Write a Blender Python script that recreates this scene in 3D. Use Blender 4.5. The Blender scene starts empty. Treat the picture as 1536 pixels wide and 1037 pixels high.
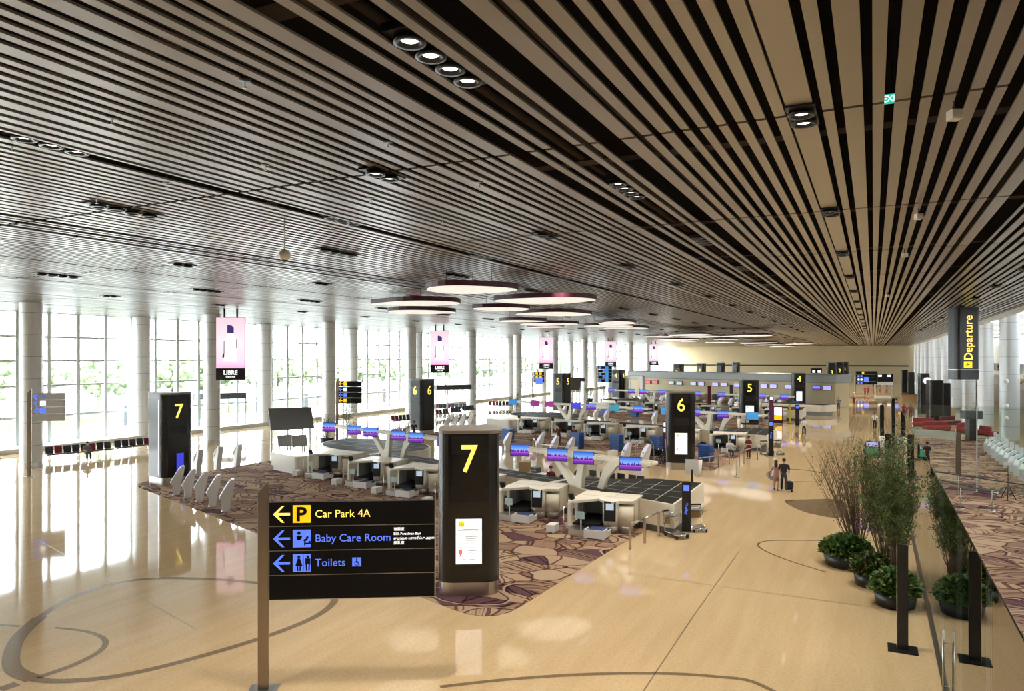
import bpy, bmesh, math, random
from mathutils import Vector, Matrix, Euler
C = bpy.context.scene.collection
PI = math.pi
# ------------------------------------------------------------------ camera, world, exposure
FPX = 1090.0
YAW = math.atan(542 / 1090)
EYE = 7.2
cam_d = bpy.data.cameras.new('camera'); cam = bpy.data.objects.new('camera', cam_d); C.objects.link(cam)
cam.location = (0, 0, EYE); cam.rotation_euler = (PI / 2, 0, YAW)
cam_d.sensor_width = 36; cam_d.lens = FPX / 1536 * 36; cam_d.shift_y = 18.5 / 1536
cam_d.clip_start = .1; cam_d.clip_end = 2000
bpy.context.scene.camera = cam
world = bpy.data.worlds.new('sky'); bpy.context.scene.world = world; world.use_nodes = True
bg = world.node_tree.nodes['Background']
bg.inputs[0].default_value = (.93, .97, 1, 1); bg.inputs[1].default_value = 11.0
vs = bpy.context.scene.view_settings
vs.view_transform = 'Standard'; vs.look = 'None'; vs.gamma = 1; vs.use_curve_mapping = False
vs.exposure = 0.5
LAMP_W = 55
CEIL = 10.85
def at(px, py, z=0.0):              # point of the hall at height z seen along a line of sight
    d = FPX * (EYE - z) / (py - 537.0); u = (px - 768) / FPX
    return Vector((d * (-math.sin(YAW) + u * math.cos(YAW)), d * (math.cos(YAW) + u * math.sin(YAW)), z))
def atd(px, d, z=0.0):
    u = (px - 768) / FPX
    return Vector((d * (-math.sin(YAW) + u * math.cos(YAW)), d * (math.cos(YAW) + u * math.sin(YAW)), z))
# ------------------------------------------------------------------ materials
def mat(name, col, rough=.5, metal=0, spec=.5, emit=None, es=1.0, alpha=None, bump=0, bscale=20, var=0, vscale=3):
    m = bpy.data.materials.new(name); m.use_nodes = True
    nt = m.node_tree; b = nt.nodes['Principled BSDF']
    b.inputs['Base Color'].default_value = (*col, 1); b.inputs['Roughness'].default_value = rough
    b.inputs['Metallic'].default_value = metal; b.inputs['Specular IOR Level'].default_value = spec
    if emit: b.inputs['Emission Color'].default_value = (*emit, 1); b.inputs['Emission Strength'].default_value = es
    n = nt.nodes.new('ShaderNodeTexNoise'); n.inputs['Scale'].default_value = vscale; n.inputs['Detail'].default_value = 3
    tc = nt.nodes.new('ShaderNodeTexCoord'); nt.links.new(tc.outputs['Object'], n.inputs['Vector'])
    mx = nt.nodes.new('ShaderNodeMixRGB'); mx.blend_type = 'MULTIPLY'; mx.inputs[0].default_value = 1
    cr = nt.nodes.new('ShaderNodeValToRGB'); v = max(var, .03)
    cr.color_ramp.elements[0].color = (1 - v, 1 - v, 1 - v, 1); cr.color_ramp.elements[0].position = .3
    cr.color_ramp.elements[1].color = (1, 1, 1, 1); cr.color_ramp.elements[1].position = .7
    mx.inputs[1].default_value = (*col, 1)
    nt.links.new(n.outputs['Fac'], cr.inputs[0]); nt.links.new(cr.outputs[0], mx.inputs[2]); nt.links.new(mx.outputs[0], b.inputs['Base Color'])
    if bump:
        n2 = nt.nodes.new('ShaderNodeTexNoise'); n2.inputs['Scale'].default_value = bscale
        nt.links.new(tc.outputs['Object'], n2.inputs['Vector'])
        bp = nt.nodes.new('ShaderNodeBump'); bp.inputs['Strength'].default_value = bump; bp.inputs['Distance'].default_value = .02
        nt.links.new(n2.outputs['Fac'], bp.inputs['Height']); nt.links.new(bp.outputs[0], b.inputs['Normal'])
    return m
def glass_mat(name, tint, refl=1.0, rough=0.0):
    m = bpy.data.materials.new(name); m.use_nodes = True; nt = m.node_tree
    nt.nodes.remove(nt.nodes['Principled BSDF'])
    t = nt.nodes.new('ShaderNodeBsdfTransparent'); t.inputs[0].default_value = (*tint, 1)
    g = nt.nodes.new('ShaderNodeBsdfGlossy'); g.inputs['Roughness'].default_value = rough; g.inputs[0].default_value = (refl, refl, refl, 1)
    f = nt.nodes.new('ShaderNodeFresnel'); f.inputs[0].default_value = 1.5
    x = nt.nodes.new('ShaderNodeMixShader')
    nt.links.new(f.outputs[0], x.inputs[0]); nt.links.new(t.outputs[0], x.inputs[1]); nt.links.new(g.outputs[0], x.inputs[2])
    nt.links.new(x.outputs[0], nt.nodes['Material Output'].inputs[0])
    return m
class NT:
    """tiny node helper"""
    def __init__(s, m): s.m = m; s.nt = m.node_tree; s.b = s.nt.nodes.get('Principled BSDF')
    def n(s, t, **k):
        x = s.nt.nodes.new(t)
        for a, v in k.items(): setattr(x, a, v)
        return x
    def l(s, a, b): s.nt.links.new(a, b)
    def math(s, op, a, b=None):
        x = s.n('ShaderNodeMath', operation=op)
        for i, v in enumerate((a, b)):
            if v is None: continue
            if isinstance(v, (int, float)): x.inputs[i].default_value = v
            else: s.l(v, x.inputs[i])
        return x.outputs[0]
    def ramp(s, fac, els, const=False):
        r = s.n('ShaderNodeValToRGB'); cr = r.color_ramp
        if const: cr.interpolation = 'CONSTANT'
        while len(cr.elements) < len(els): cr.elements.new(.5)
        for e, (p, c) in zip(cr.elements, els): e.position = p; e.color = (*c, 1)
        s.l(fac, r.inputs[0]); return r.outputs[0]
    def mix(s, fac, a, b, blend='MIX'):
        x = s.n('ShaderNodeMixRGB', blend_type=blend)
        for i, v in enumerate((fac, a, b)):
            if isinstance(v, (int, float)): x.inputs[i].default_value = v
            elif isinstance(v, tuple): x.inputs[i].default_value = (*v, 1)
            else: s.l(v, x.inputs[i])
        return x.outputs[0]
def floor_material():
    m = mat('polished_terrazzo', (.58, .43, .26), .1); k = NT(m)
    tc = k.n('ShaderNodeTexCoord')
    n1 = k.n('ShaderNodeTexNoise'); n1.inputs['Scale'].default_value = 14; n1.inputs['Detail'].default_value = 6; k.l(tc.outputs['Object'], n1.inputs[0])
    mp = k.n('ShaderNodeMapping'); mp.inputs['Scale'].default_value = (1.2, .12, 1); mp.inputs['Rotation'].default_value = (0, 0, .35); k.l(tc.outputs['Object'], mp.inputs[0])
    n2 = k.n('ShaderNodeTexNoise'); n2.inputs['Scale'].default_value = 2.0; n2.inputs['Detail'].default_value = 5; k.l(mp.outputs[0], n2.inputs[0])
    vo = k.n('ShaderNodeTexVoronoi'); vo.inputs['Scale'].default_value = 9; k.l(tc.outputs['Object'], vo.inputs['Vector'])
    c = k.ramp(n2.outputs['Fac'], [(.3, (.575, .42, .235)), (.7, (.635, .475, .285))])
    c = k.mix(.5, c, k.ramp(n1.outputs['Fac'], [(.35, (.8, .78, .74)), (.6, (1, 1, 1))]), 'MULTIPLY')
    c = k.mix(1, c, k.ramp(vo.outputs['Distance'], [(.0, (.72, .66, .58)), (.1, (1, 1, 1))]), 'MULTIPLY')
    k.l(c, k.b.inputs['Base Color'])
    k.b.inputs['Roughness'].default_value = .045; k.b.inputs['Specular IOR Level'].default_value = .6
    n3 = k.n('ShaderNodeTexNoise'); n3.inputs['Scale'].default_value = .9; n3.inputs['Detail'].default_value = 2; k.l(tc.outputs['Object'], n3.inputs[0])
    bp = k.n('ShaderNodeBump'); bp.inputs['Strength'].default_value = .03; bp.inputs['Distance'].default_value = .02
    k.l(n3.outputs['Fac'], bp.inputs['Height']); k.l(bp.outputs[0], k.b.inputs['Normal'])
    return m
def carpet_material():
    m = mat('leaf_carpet', (.25, .17, .12), .95, spec=.1); k = NT(m)
    tc = k.n('ShaderNodeTexCoord'); mp = k.n('ShaderNodeMapping'); mp.inputs['Scale'].default_value = (.72, 1.12, 1); mp.inputs['Rotation'].default_value = (0, 0, .12)
    nz = k.n('ShaderNodeTexNoise'); nz.inputs['Scale'].default_value = .7; k.l(tc.outputs['Object'], nz.inputs[0])
    ad = k.n('ShaderNodeVectorMath', operation='MULTIPLY_ADD'); ad.inputs[1].default_value = (.6, .6, 0); k.l(nz.outputs['Color'], ad.inputs[0]); k.l(tc.outputs['Object'], ad.inputs[2])
    k.l(ad.outputs[0], mp.inputs[0])
    def vor(feature, sc):
        v = k.n('ShaderNodeTexVoronoi', feature=feature); v.inputs['Scale'].default_value = sc; k.l(mp.outputs[0], v.inputs['Vector']); return v
    v1 = vor('F1', 1.05); e1 = vor('DISTANCE_TO_EDGE', 1.05)
    sep = k.n('ShaderNodeSeparateColor'); k.l(v1.outputs['Color'], sep.inputs[0])
    base = k.ramp(sep.outputs[0], [(0, (.26, .165, .115)), (.22, (.37, .26, .18)), (.45, (.21, .13, .10)), (.62, (.33, .225, .15)), (.84, (.10, .05, .06)), (.92, (.40, .29, .20))], True)
    # streaks running a different way in every leaf
    dr = k.n('ShaderNodeVectorMath', operation='SUBTRACT'); k.l(v1.outputs['Color'], dr.inputs[0]); dr.inputs[1].default_value = (.5, .5, .5)
    nr = k.n('ShaderNodeVectorMath', operation='MULTIPLY'); k.l(dr.outputs[0], nr.inputs[0]); nr.inputs[1].default_value = (1, 1, 0)
    nn = k.n('ShaderNodeVectorMath', operation='NORMALIZE'); k.l(nr.outputs[0], nn.inputs[0])
    dt = k.n('ShaderNodeVectorMath', operation='DOT_PRODUCT'); k.l(nn.outputs[0], dt.inputs[0]); k.l(mp.outputs[0], dt.inputs[1])
    sn = k.n('ShaderNodeTexNoise', noise_dimensions='1D'); sn.inputs['Scale'].default_value = 7.5; sn.inputs['Detail'].default_value = 1; k.l(dt.outputs['Value'], sn.inputs['W'])
    stk = k.ramp(sn.outputs['Fac'], [(.40, (.30, .24, .24)), (.47, (1, 1, 1))])
    c = k.mix(k.math('GREATER_THAN', sep.outputs[1], .35), base, k.mix(1, base, stk, 'MULTIPLY'))
    c = k.mix(1, c, k.ramp(e1.outputs['Distance'], [(.015, (.30, .2, .2)), (.04, (1, 1, 1))]), 'MULTIPLY')
    # large pale and dark loops
    v2 = vor('F1', .5)
    loop = k.ramp(v2.outputs['Distance'], [(.455, (0, 0, 0)), (.462, (1, 1, 1)), (.485, (1, 1, 1)), (.492, (0, 0, 0))])
    dk = k.ramp(v2.outputs['Distance'], [(.425, (1, 1, 1)), (.432, (.3, .2, .22)), (.452, (.3, .2, .22)), (.459, (1, 1, 1))])
    c = k.mix(1, c, dk, 'MULTIPLY')
    c = k.mix(loop, c, (.36, .26, .19))
    k.l(c, k.b.inputs['Base Color']); return m
def screen_material():
    m = mat('city_screen', (.02, .02, .03), .2); k = NT(m); tc = k.n('ShaderNodeTexCoord'); sp = k.n('ShaderNodeSeparateXYZ'); k.l(tc.outputs['Generated'], sp.inputs[0])
    z = sp.outputs[2]; x = sp.outputs[0]
    nz = k.n('ShaderNodeTexNoise', noise_dimensions='1D'); nz.inputs['Scale'].default_value = 11; k.l(x, nz.inputs['W'])
    sky = k.ramp(z, [(0, (.07, .01, .22)), (.25, (.22, .03, .50)), (.40, (.70, .18, .75)), (.58, (.20, .42, .95)), (1, (.01, .10, .62))])
    tow = k.math('LESS_THAN', z, k.math('ADD', k.math('MULTIPLY', nz.outputs['Fac'], .75), .12))
    tow = k.math('MULTIPLY', tow, k.math('GREATER_THAN', z, .36))
    c = k.mix(tow, sky, (.05, .03, .22))
    k.l(c, k.b.inputs['Emission Color']); k.b.inputs['Emission Strength'].default_value = .8
    return m
def ad_material():
    m = mat('pink_led', (.3, .2, .25), .3); k = NT(m); tc = k.n('ShaderNodeTexCoord'); sp = k.n('ShaderNodeSeparateXYZ'); k.l(tc.outputs['Generated'], sp.inputs[0])
    c = k.ramp(sp.outputs[2], [(0, (1, .40, .70)), (.12, (1, .68, .82)), (.5, (1, .80, .86)), (1, (1, .60, .70))])
    k.l(c, k.b.inputs['Emission Color']); k.b.inputs['Emission Strength'].default_value = .78
    return m
M = dict(
    floor=floor_material(), carpet=carpet_material(), city=screen_material(), pink=ad_material(),
    inlay=mat('brown_terrazzo_inlay', (.24, .17, .10), .1, var=.3, vscale=25),
    joint=mat('floor_joint', (.2, .15, .1), .3),
    slat=mat('ceiling_slat', (.235, .205, .155), .34, 0, spec=.9, var=.04),
    void=mat('ceiling_void', (.012, .011, .011), .9, spec=.1), duct=mat('duct', (.05, .035, .028), .8),
    black=mat('black', (.012, .012, .013), .35), blackm=mat('black_metal', (.02, .02, .022), .3, .4),
    tower=mat('brown_black_glass', (.011, .009, .009), .2, spec=.5), louvre=mat('louvre', (.008, .008, .01), .5),
    steel=mat('brushed_steel', (.55, .53, .50), .28, 1, bump=.02), steelw=mat('bronze_steel', (.34, .28, .23), .3, 1),
    top=mat('tower_top', (.23, .20, .17), .5), chrome=mat('chrome', (.8, .8, .8), .12, 1),
    column=mat('column_panel', (.66, .67, .68), .38, .3, var=.05), seam=mat('column_seam', (.3, .3, .31), .5),
    frame=mat('window_frame', (.58, .63, .64), .4, .2), white=mat('white', (.80, .79, .76), .4), whitem=mat('white_gloss', (.85, .85, .85), .25),
    cream=mat('cream_panel', (.82, .77, .65), .35, var=.03), creamb=mat('cream_side', (.78, .72, .60), .4), grey=mat('grey_panel', (.30, .31, .32), .45), lgrey=mat('light_grey', (.55, .56, .58), .5),
    dark=mat('dark_grey', (.06, .065, .07), .45), mid=mat('mid_grey', (.16, .17, .18), .5), navy=mat('navy_belt', (.02, .045, .15), .6), gold=mat('gold', (.55, .38, .12), .35, .6), greyl=mat('lane_grey', (.50, .52, .54), .45), blue=mat('blue_tray', (.02, .10, .36), .45),
    green=mat('dark_platform_tile', (.018, .019, .016), .55, spec=.15, var=.2), pline=mat('pale_joint', (.45, .45, .40), .4),
    wallb=mat('beige_wall', (.62, .52, .33), .6, var=.05, vscale=.3), wallg=mat('grey_band', (.38, .40, .40), .5),
    yellow=mat('yellow_sign', (.8, .6, .02), .4, emit=(1, .76, .16), es=0.75), yel2=mat('yellow_icon', (.8, .6, .02), .4, emit=(1, .56, .008), es=0.58),
    bluee=mat('blue_sign', (.1, .2, .8), .4, emit=(.10, .19, .95), es=0.65), whitee=mat('white_sign', (.8, .8, .8), .4, emit=(1, 1, 1), es=.72),
    panel=mat('sign_panel', (.004, .004, .006), .5, spec=.2), scr=mat('white_screen', (.8, .8, .8), .3, emit=(.93, .95, 1), es=.66),
    scrd=mat('grey_screen', (.4, .4, .4), .3, emit=(.45, .6, .75), es=0.54), scrb=mat('blue_screen', (.1, .3, .5), .3, emit=(.02, .22, .55), es=0.61), scrt=mat('teal_screen', (.1, .3, .5), .3, emit=(.02, .25, .32), es=0.61), scrm=mat('magenta_screen', (.3, .1, .3), .3, emit=(.30, .02, .20), es=0.54), scrr=mat('red_screen', (.3, .1, .1), .3, emit=(.6, .03, .06), es=0.61),
    scrk=mat('lilac_screen', (.3, .3, .5), .3, emit=(.45, .42, .85), es=0.68), scri=mat('indigo_screen', (.1, .1, .5), .3, emit=(.03, .04, .62), es=0.68),
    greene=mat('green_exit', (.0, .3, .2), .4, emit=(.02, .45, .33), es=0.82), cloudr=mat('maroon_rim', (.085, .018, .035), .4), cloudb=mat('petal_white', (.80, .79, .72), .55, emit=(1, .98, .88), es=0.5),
    lamp=mat('lamp_lens', (.9, .9, .9), .3, emit=(1, .95, .88), es=3.40), red=mat('red_cloth', (.26, .015, .022), .8), redd=mat('dark_red_cloth', (.13, .010, .016), .8), maroon=mat('maroon_seat', (.24, .02, .05), .6), purple=mat('purple_pillar', (.11, .015, .09), .4), seatk=mat('black_seat', (.035, .033, .05), .5), seatg=mat('slate_seat', (.08, .08, .09), .5),
    skin=mat('skin', (.50, .31, .21), .6), hair=mat('hair', (.012, .010, .010), .6), shirtw=mat('white_shirt', (.72, .74, .78), .8), trk=mat('black_cloth', (.018, .018, .022), .9), pinkc=mat('dusty_pink_dress', (.42, .24, .22), .9), denim=mat('navy_cloth', (.03, .04, .07), .9), greyc=mat('grey_cloth', (.18, .19, .21), .9), shoe=mat('white_shoe', (.7, .7, .7), .6),
    leaf=mat('leaf', (.075, .16, .028), .45, var=.4), leaf2=mat('light_leaf', (.21, .27, .06), .5, var=.4), leaf3=mat('reddish_leaf', (.10, .03, .02), .5), twig=mat('twig', (.15, .095, .055), .8), pot=mat('planter_pot', (.02, .02, .02), .4), soil=mat('soil', (.03, .02, .012), .95), flower=mat('yellow_flower', (.8, .62, .05), .6), lilac=mat('lilac_flower', (.30, .12, .42), .6),
    tree=mat('tree_leaf', (.26, .34, .18), .9, var=.5, vscale=.6), bark=mat('bark', (.16, .12, .09), .9), road=mat('pale_concrete', (.42, .42, .41), .9), hedge=mat('hedge', (.30, .36, .18), .9, var=.4), viaduct=mat('viaduct', (.10, .105, .11), .8),
    glass=glass_mat('window_glass', (.93, .97, .97)), glassg=glass_mat('green_glass', (.90, .95, .93)), acryl=mat('acrylic_stand', (.45, .62, .66), .2), wood=mat('tan_box', (.42, .28, .14), .7),
    seatw=mat('white_gate', (.74, .76, .78), .3), orange=mat('orange', (.7, .2, .03), .5, emit=(1, .35, .08), es=0.54), globe=mat('globe_lamp', (.9, .9, .9), .3, emit=(1, 1, 1), es=2.04),
)
M['slat'].node_tree.nodes['Principled BSDF'].inputs['Coat Weight'].default_value = .7
M['slat'].node_tree.nodes['Principled BSDF'].inputs['Coat Roughness'].default_value = .3
# ------------------------------------------------------------------ mesh helpers
class MB:
    def __init__(s): s.v = []; s.f = []; s.mi = []; s.sm = []; s.X = Matrix.Identity(4); s.m = 0
    def add(s, vs_, fs, smooth=False):
        o = len(s.v); s.v += [tuple(s.X @ Vector(v)) for v in vs_]
        for f in fs: s.f.append([o + i for i in f]); s.mi.append(s.m); s.sm.append(smooth)
        return s
    def box(s, x0, x1, y0, y1, z0, z1):
        return s.add([(x0, y0, z0), (x1, y0, z0), (x1, y1, z0), (x0, y1, z0), (x0, y0, z1), (x1, y0, z1), (x1, y1, z1), (x0, y1, z1)],
                     [(0, 3, 2, 1), (4, 5, 6, 7), (0, 1, 5, 4), (1, 2, 6, 5), (2, 3, 7, 6), (3, 0, 4, 7)])
    def prism(s, pts, z0, z1, smooth=False):
        n = len(pts); a = sum(pts[i][0] * pts[(i + 1) % n][1] - pts[(i + 1) % n][0] * pts[i][1] for i in range(n))
        if a < 0: pts = pts[::-1]
        s.add([(x, y, z0) for x, y in pts] + [(x, y, z1) for x, y in pts], [[n + i for i in range(n)], [n - 1 - i for i in range(n)]])
        s.add([(x, y, z0) for x, y in pts] + [(x, y, z1) for x, y in pts], [(i, (i + 1) % n, n + (i + 1) % n, n + i) for i in range(n)], smooth)
        return s
    def plate(s, pts, y0, y1):      # outline in the x-z plane, thickness along y
        X = s.X; s.X = X @ Matrix(((1, 0, 0, 0), (0, 0, 1, 0), (0, 1, 0, 0), (0, 0, 0, 1))); n0 = len(s.f)
        s.prism(pts, y0, y1); s.X = X
        for i in range(n0, len(s.f)): s.f[i] = s.f[i][::-1]
        return s
    def side(s, pts, x0, x1):       # outline (y,z), thickness along x
        X = s.X; s.X = X @ Matrix(((0, 0, 1, 0), (1, 0, 0, 0), (0, 1, 0, 0), (0, 0, 0, 1)))
        s.prism(pts, x0, x1); s.X = X; return s
    def cyl(s, x, y, z0, z1, r, r2=None, n=16):
        r2 = r if r2 is None else r2
        return s.lathe(x, y, [(0, z0), (r, z0), (r2, z1), (0, z1)], n)
    def lathe(s, x, y, prof, n=16, sx=1, sy=1):
        vs_ = []; fs = []
        for r, z in prof: vs_ += [(x + r * sx * math.cos(2 * PI * i / n), y + r * sy * math.sin(2 * PI * i / n), z) for i in range(n)]
        for k in range(len(prof) - 1):
            for i in range(n):
                j = (i + 1) % n; fs.append((k * n + i, k * n + j, (k + 1) * n + j, (k + 1) * n + i))
        return s.add(vs_, fs, True)
    def tube(s, pts, r, n=6, r2=None):
        pts = [Vector(p) for p in pts]; vs_ = []; fs = []; m = len(pts)
        for i, p in enumerate(pts):
            t = (pts[min(i + 1, m - 1)] - pts[max(i - 1, 0)]).normalized()
            up = Vector((0, 0, 1)) if abs(t.z) < .9 else Vector((1, 0, 0))
            a = t.cross(up).normalized(); b = t.cross(a)
            rr = r if r2 is None else r + (r2 - r) * i / (m - 1)
            vs_ += [tuple(p + a * rr * math.cos(2 * PI * k / n) + b * rr * math.sin(2 * PI * k / n)) for k in range(n)]
        for i in range(m - 1):
            for k in range(n): fs.append((i * n + k, i * n + (k + 1) % n, (i + 1) * n + (k + 1) % n, (i + 1) * n + k))
        fs += [list(range(n))[::-1], [(m - 1) * n + k for k in range(n)]]
        return s.add(vs_, fs, True)
    def ball(s, c, r, sz=1, n=10, m=7, sx=1, sy=1):
        prof = [(max(r * math.sin(PI * k / m), 1e-4), c[2] - r * sz * math.cos(PI * k / m)) for k in range(m + 1)]
        return s.lathe(c[0], c[1], prof, n, sx, sy)
    def build(s, name, mats, parent=None, loc=None, bevel=0):
        me = bpy.data.meshes.new(name); me.from_pydata(s.v, [], s.f)
        for m_ in (mats if isinstance(mats, (list, tuple)) else [mats]): me.materials.append(M[m_] if isinstance(m_, str) else m_)
        me.polygons.foreach_set('material_index', s.mi); me.polygons.foreach_set('use_smooth', s.sm)
        if bevel:
            bm = bmesh.new(); bm.from_mesh(me); bmesh.ops.remove_doubles(bm, verts=bm.verts, dist=1e-4)
            ed = [e for e in bm.edges if len(e.link_faces) == 2 and e.calc_face_angle(0) > .6]
            bmesh.ops.bevel(bm, geom=ed, offset=bevel, segments=2, affect='EDGES', profile=.5, clamp_overlap=True); bm.to_mesh(me); bm.free()
        o = bpy.data.objects.new(name, me); C.objects.link(o)
        if parent: o.parent = parent
        if loc: o.location = loc
        return o
def tag(o, label, cat, group=None, kind=None):
    o['label'] = label; o['category'] = cat
    if group: o['group'] = group
    if kind: o['kind'] = kind
    return o
def struct(o): o['kind'] = 'structure'; return o
def thing(name, label, cat, loc=(0, 0, 0), rz=0, group=None):
    o = bpy.data.objects.new(name, None); C.objects.link(o); o.location = loc; o.rotation_euler = (0, 0, rz); o.empty_display_size = .2
    return tag(o, label, cat, group)
def dup(root, loc, rz, label, group=None):
    def cp(o, par):
        c = o.copy(); C.objects.link(c)
        if par: c.parent = par
        for ch in kids.get(o.name, ()): cp(ch, c)
        return c
    kids = {}
    def walk(o):
        kids[o.name] = list(o.children)
        for c in kids[o.name]: walk(c)
    walk(root); r = cp(root, None); r.location = loc; r.rotation_euler = (0, 0, rz); r['label'] = label
    if group: r['group'] = group
    return r
_txt = {}
def text(name, s, size, m, parent, loc, rot=(PI / 2, 0, 0), bold=.0, align='LEFT', ext=.004, sx=1):
    key = (s, size, bold, align, ext)
    if key not in _txt:
        cu = bpy.data.curves.new('t', 'FONT'); cu.body = s; cu.size = size; cu.extrude = ext; cu.offset = bold * size; cu.align_x = align; cu.resolution_u = 3
        o = bpy.data.objects.new('t', cu); me = bpy.data.meshes.new_from_object(o); bpy.data.objects.remove(o); _txt[key] = me
    me = _txt[key].copy(); me.materials.clear(); me.materials.append(M[m])
    o = bpy.data.objects.new(name, me); C.objects.link(o); o.parent = parent; o.location = loc; o.rotation_euler = rot; o.scale = (sx, 1, 1)
    return o
def rrect(w, d, r, n=4):
    p = []
    for cx, cy, a0 in ((w / 2 - r, d / 2 - r, 0), (-w / 2 + r, d / 2 - r, 90), (-w / 2 + r, -d / 2 + r, 180), (w / 2 - r, -d / 2 + r, 270)):
        p += [(cx + r * math.cos(math.radians(a0 + 90 * i / n)), cy + r * math.sin(math.radians(a0 + 90 * i / n))) for i in range(n + 1)]
    return p
ORD = ['', 'second ', 'third ', 'fourth ', 'fifth ', 'sixth ', 'seventh ', 'eighth ', 'ninth ', 'tenth ', 'eleventh ', 'twelfth ', 'thirteenth ', 'fourteenth ', 'fifteenth ', 'sixteenth ', 'seventeenth ', 'eighteenth ', 'nineteenth ', 'twentieth ']
def nth(i, end): return (ORD[i] + 'from the ' + end) if i else 'first from the ' + end
random.seed(7)
# ------------------------------------------------------------------ the hall
b = MB().box(-60, 30, -12, 245, -.3, 0); struct(b.build('floor', 'floor'))
E = []
# end wall with dark reveal line
b = MB().box(-62, 30, 243.2, 243.6, 0, 11.2); b.m = 1; b.box(-60, 9.3, 243.0, 243.2, 4.55, 4.95); struct(b.build('wall_back', ['wallb', 'black']))
b = MB().box(-60, 30, -12.3, -12, 0, 13); struct(b.build('wall_front', 'creamb'))
# ceiling slats
def slat_list():
    out = []
    x = 9.2; rnd = random.Random(3)
    gaps = [(2.75, 3.25), (-3.78, -4.18), (-4.60, -5.02), (-5.48, -5.85), (-12.5, -12.95), (-19.6, -19.95), (-20.4, -20.75), (-21.25, -21.55), (-27.75, -28.05), (-34.6, -34.9), (-42.5, -42.8), (-50, -50.3)]
    fixed = [(1.49, 1.62), (1.18, 1.34), (.88, 1.03), (.60, .74), (.27, .47), (-.01, .14), (-.39, -.13), (-.67, -.52), (-1.14, -.78), (-1.34, -1.18), (-1.62, -1.47), (-1.90, -1.75), (-2.19, -2.05), (-2.48, -2.34), (-2.75, -2.62), (-3.10, -2.90), (-3.39, -3.23), (-3.78, -3.52), (-4.32, -4.18), (-4.60, -4.46), (-5.17, -5.02), (-5.48, -5.33), (-6.12, -5.85), (-6.38, -6.25)]
    out += [(a, b_) for a, b_ in fixed]
    def fill(x, end):
        while x > end:
            for g in gaps:
                hi, lo = max(g), min(g)
                if lo < x <= hi: x = lo
            w = rnd.choice([.15, .15, .15, .19, .27])
            for g in gaps:
                hi = max(g)
                if x - w < hi < x: w = max(x - hi, .08)
            out.append((x - w, x)); x -= w + .15
    fill(9.2, 1.75); fill(-6.5, -60)
    return out
b = MB()
SL = slat_list()
y = -12.2
while y < 243:
    y1 = min(y + 7.93, 243)
    for x0, x1 in SL: b.box(x0, x1, y + .035, y1 - .035, CEIL, CEIL + .035)
    y += 7.96
struct(b.build('ceiling', 'slat'))
b = MB(); b.box(-60, 9.3, -12, 243, 13.0, 13.2); b.box(-60.1, -60, -12, 243, 10.9, 13.1); b.box(9.2, 9.3, -12, 243, CEIL, 13.1); b.box(-60, 9.3, -12.2, -12, CEIL, 13); b.box(-60, 9.3, 243, 243.2, CEIL, 13)
struct(b.build('ceiling_void', 'void'))
b = MB(); rnd = random.Random(5)
for i in range(30): b.box(-60, 9, -10 + i * 8.3, -9.6 + i * 8.3, 11.5, 11.9)
for x0, r in ((-4.0, .12), (-5.7, .09), (-5.2, .08), (-12.7, .1), (2.9, .12), (-8, .2), (-1.3, .1), (6, .2), (-20, .2)): b.tube([(x0, -10, 11.6), (x0, 240, 11.6)], r, 6)
struct(b.build('trim_1', 'duct'))
# window wall along x = -60, one window per bay
LV = [0.12, 2.5, 4.95, 6.95, 8.9, 10.88]
BAY = [28.7 + 14.6 * k for k in range(-3, 15)]
for n in range(len(BAY) - 1):
    y0, y1 = BAY[n], BAY[n + 1]; b = MB()
    for i in range(6):
        yy = y0 + (y1 - y0) * i / 6; b.box(-60.2, -59.75, yy - .14, yy + .14, 0, 10.9)
    for z in LV: b.box(-60.1, -59.85, y0, y1, z - .08, z + .08)
    w = struct(b.build('window_%d' % (n + 1), 'frame'))
    MB().add([(-60, y0, 0), (-60, y1, 0), (-60, y1, 10.9), (-60, y0, 10.9)], [(0, 1, 2, 3)]).build('pane', 'glass', w)
b = MB().box(-60.3, -57.6, -12, 200, 0, .35); struct(b.build('trim_2', 'white'))
# round columns
def column(x, y, label, r=.72, grp=None):
    t = thing('column', label, 'column', (x, y, 0), 0, grp)
    key = 'col%.2f' % r
    if key not in _txt:
        b = MB(); b.lathe(0, 0, [(r, 0), (r, CEIL - .02)], 28); z = 1.45
        m1 = b.build('shaft', 'column', t)
        b = MB()
        while z < CEIL: b.lathe(0, 0, [(r + .004, z), (r + .004, z + .03)], 28); z += 1.45
        m2 = b.build('panel_seams', 'seam', t)
        b = MB().lathe(0, 0, [(r + .01, 0), (r + .01, .35)], 28); m3 = b.build('base_ring', 'steel', t)
        _txt[key] = (m1.data, m2.data, m3.data)
    else:
        for nm, me in zip(('shaft', 'panel_seams', 'base_ring'), _txt[key]):
            o = bpy.data.objects.new(nm, me); C.objects.link(o); o.parent = t
for k in range(11): column(-49.6, 28.7 + 14.6 * k, 'tall round grey column of the inner row by the windows, ' + nth(k, 'left'), .66, 'inner columns by the windows')
for k in range(1, 12): column(-58.4, 28.7 + 14.6 * k, 'round grey column right against the window wall, ' + nth(k - 1, 'left'), .72, 'outer columns at the windows')
for k in range(11): column(10.2, 73 + 14.55 * k, 'pale round column on the right side of the hall, ' + nth(k, 'right'), .72, 'columns along the right side')
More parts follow.
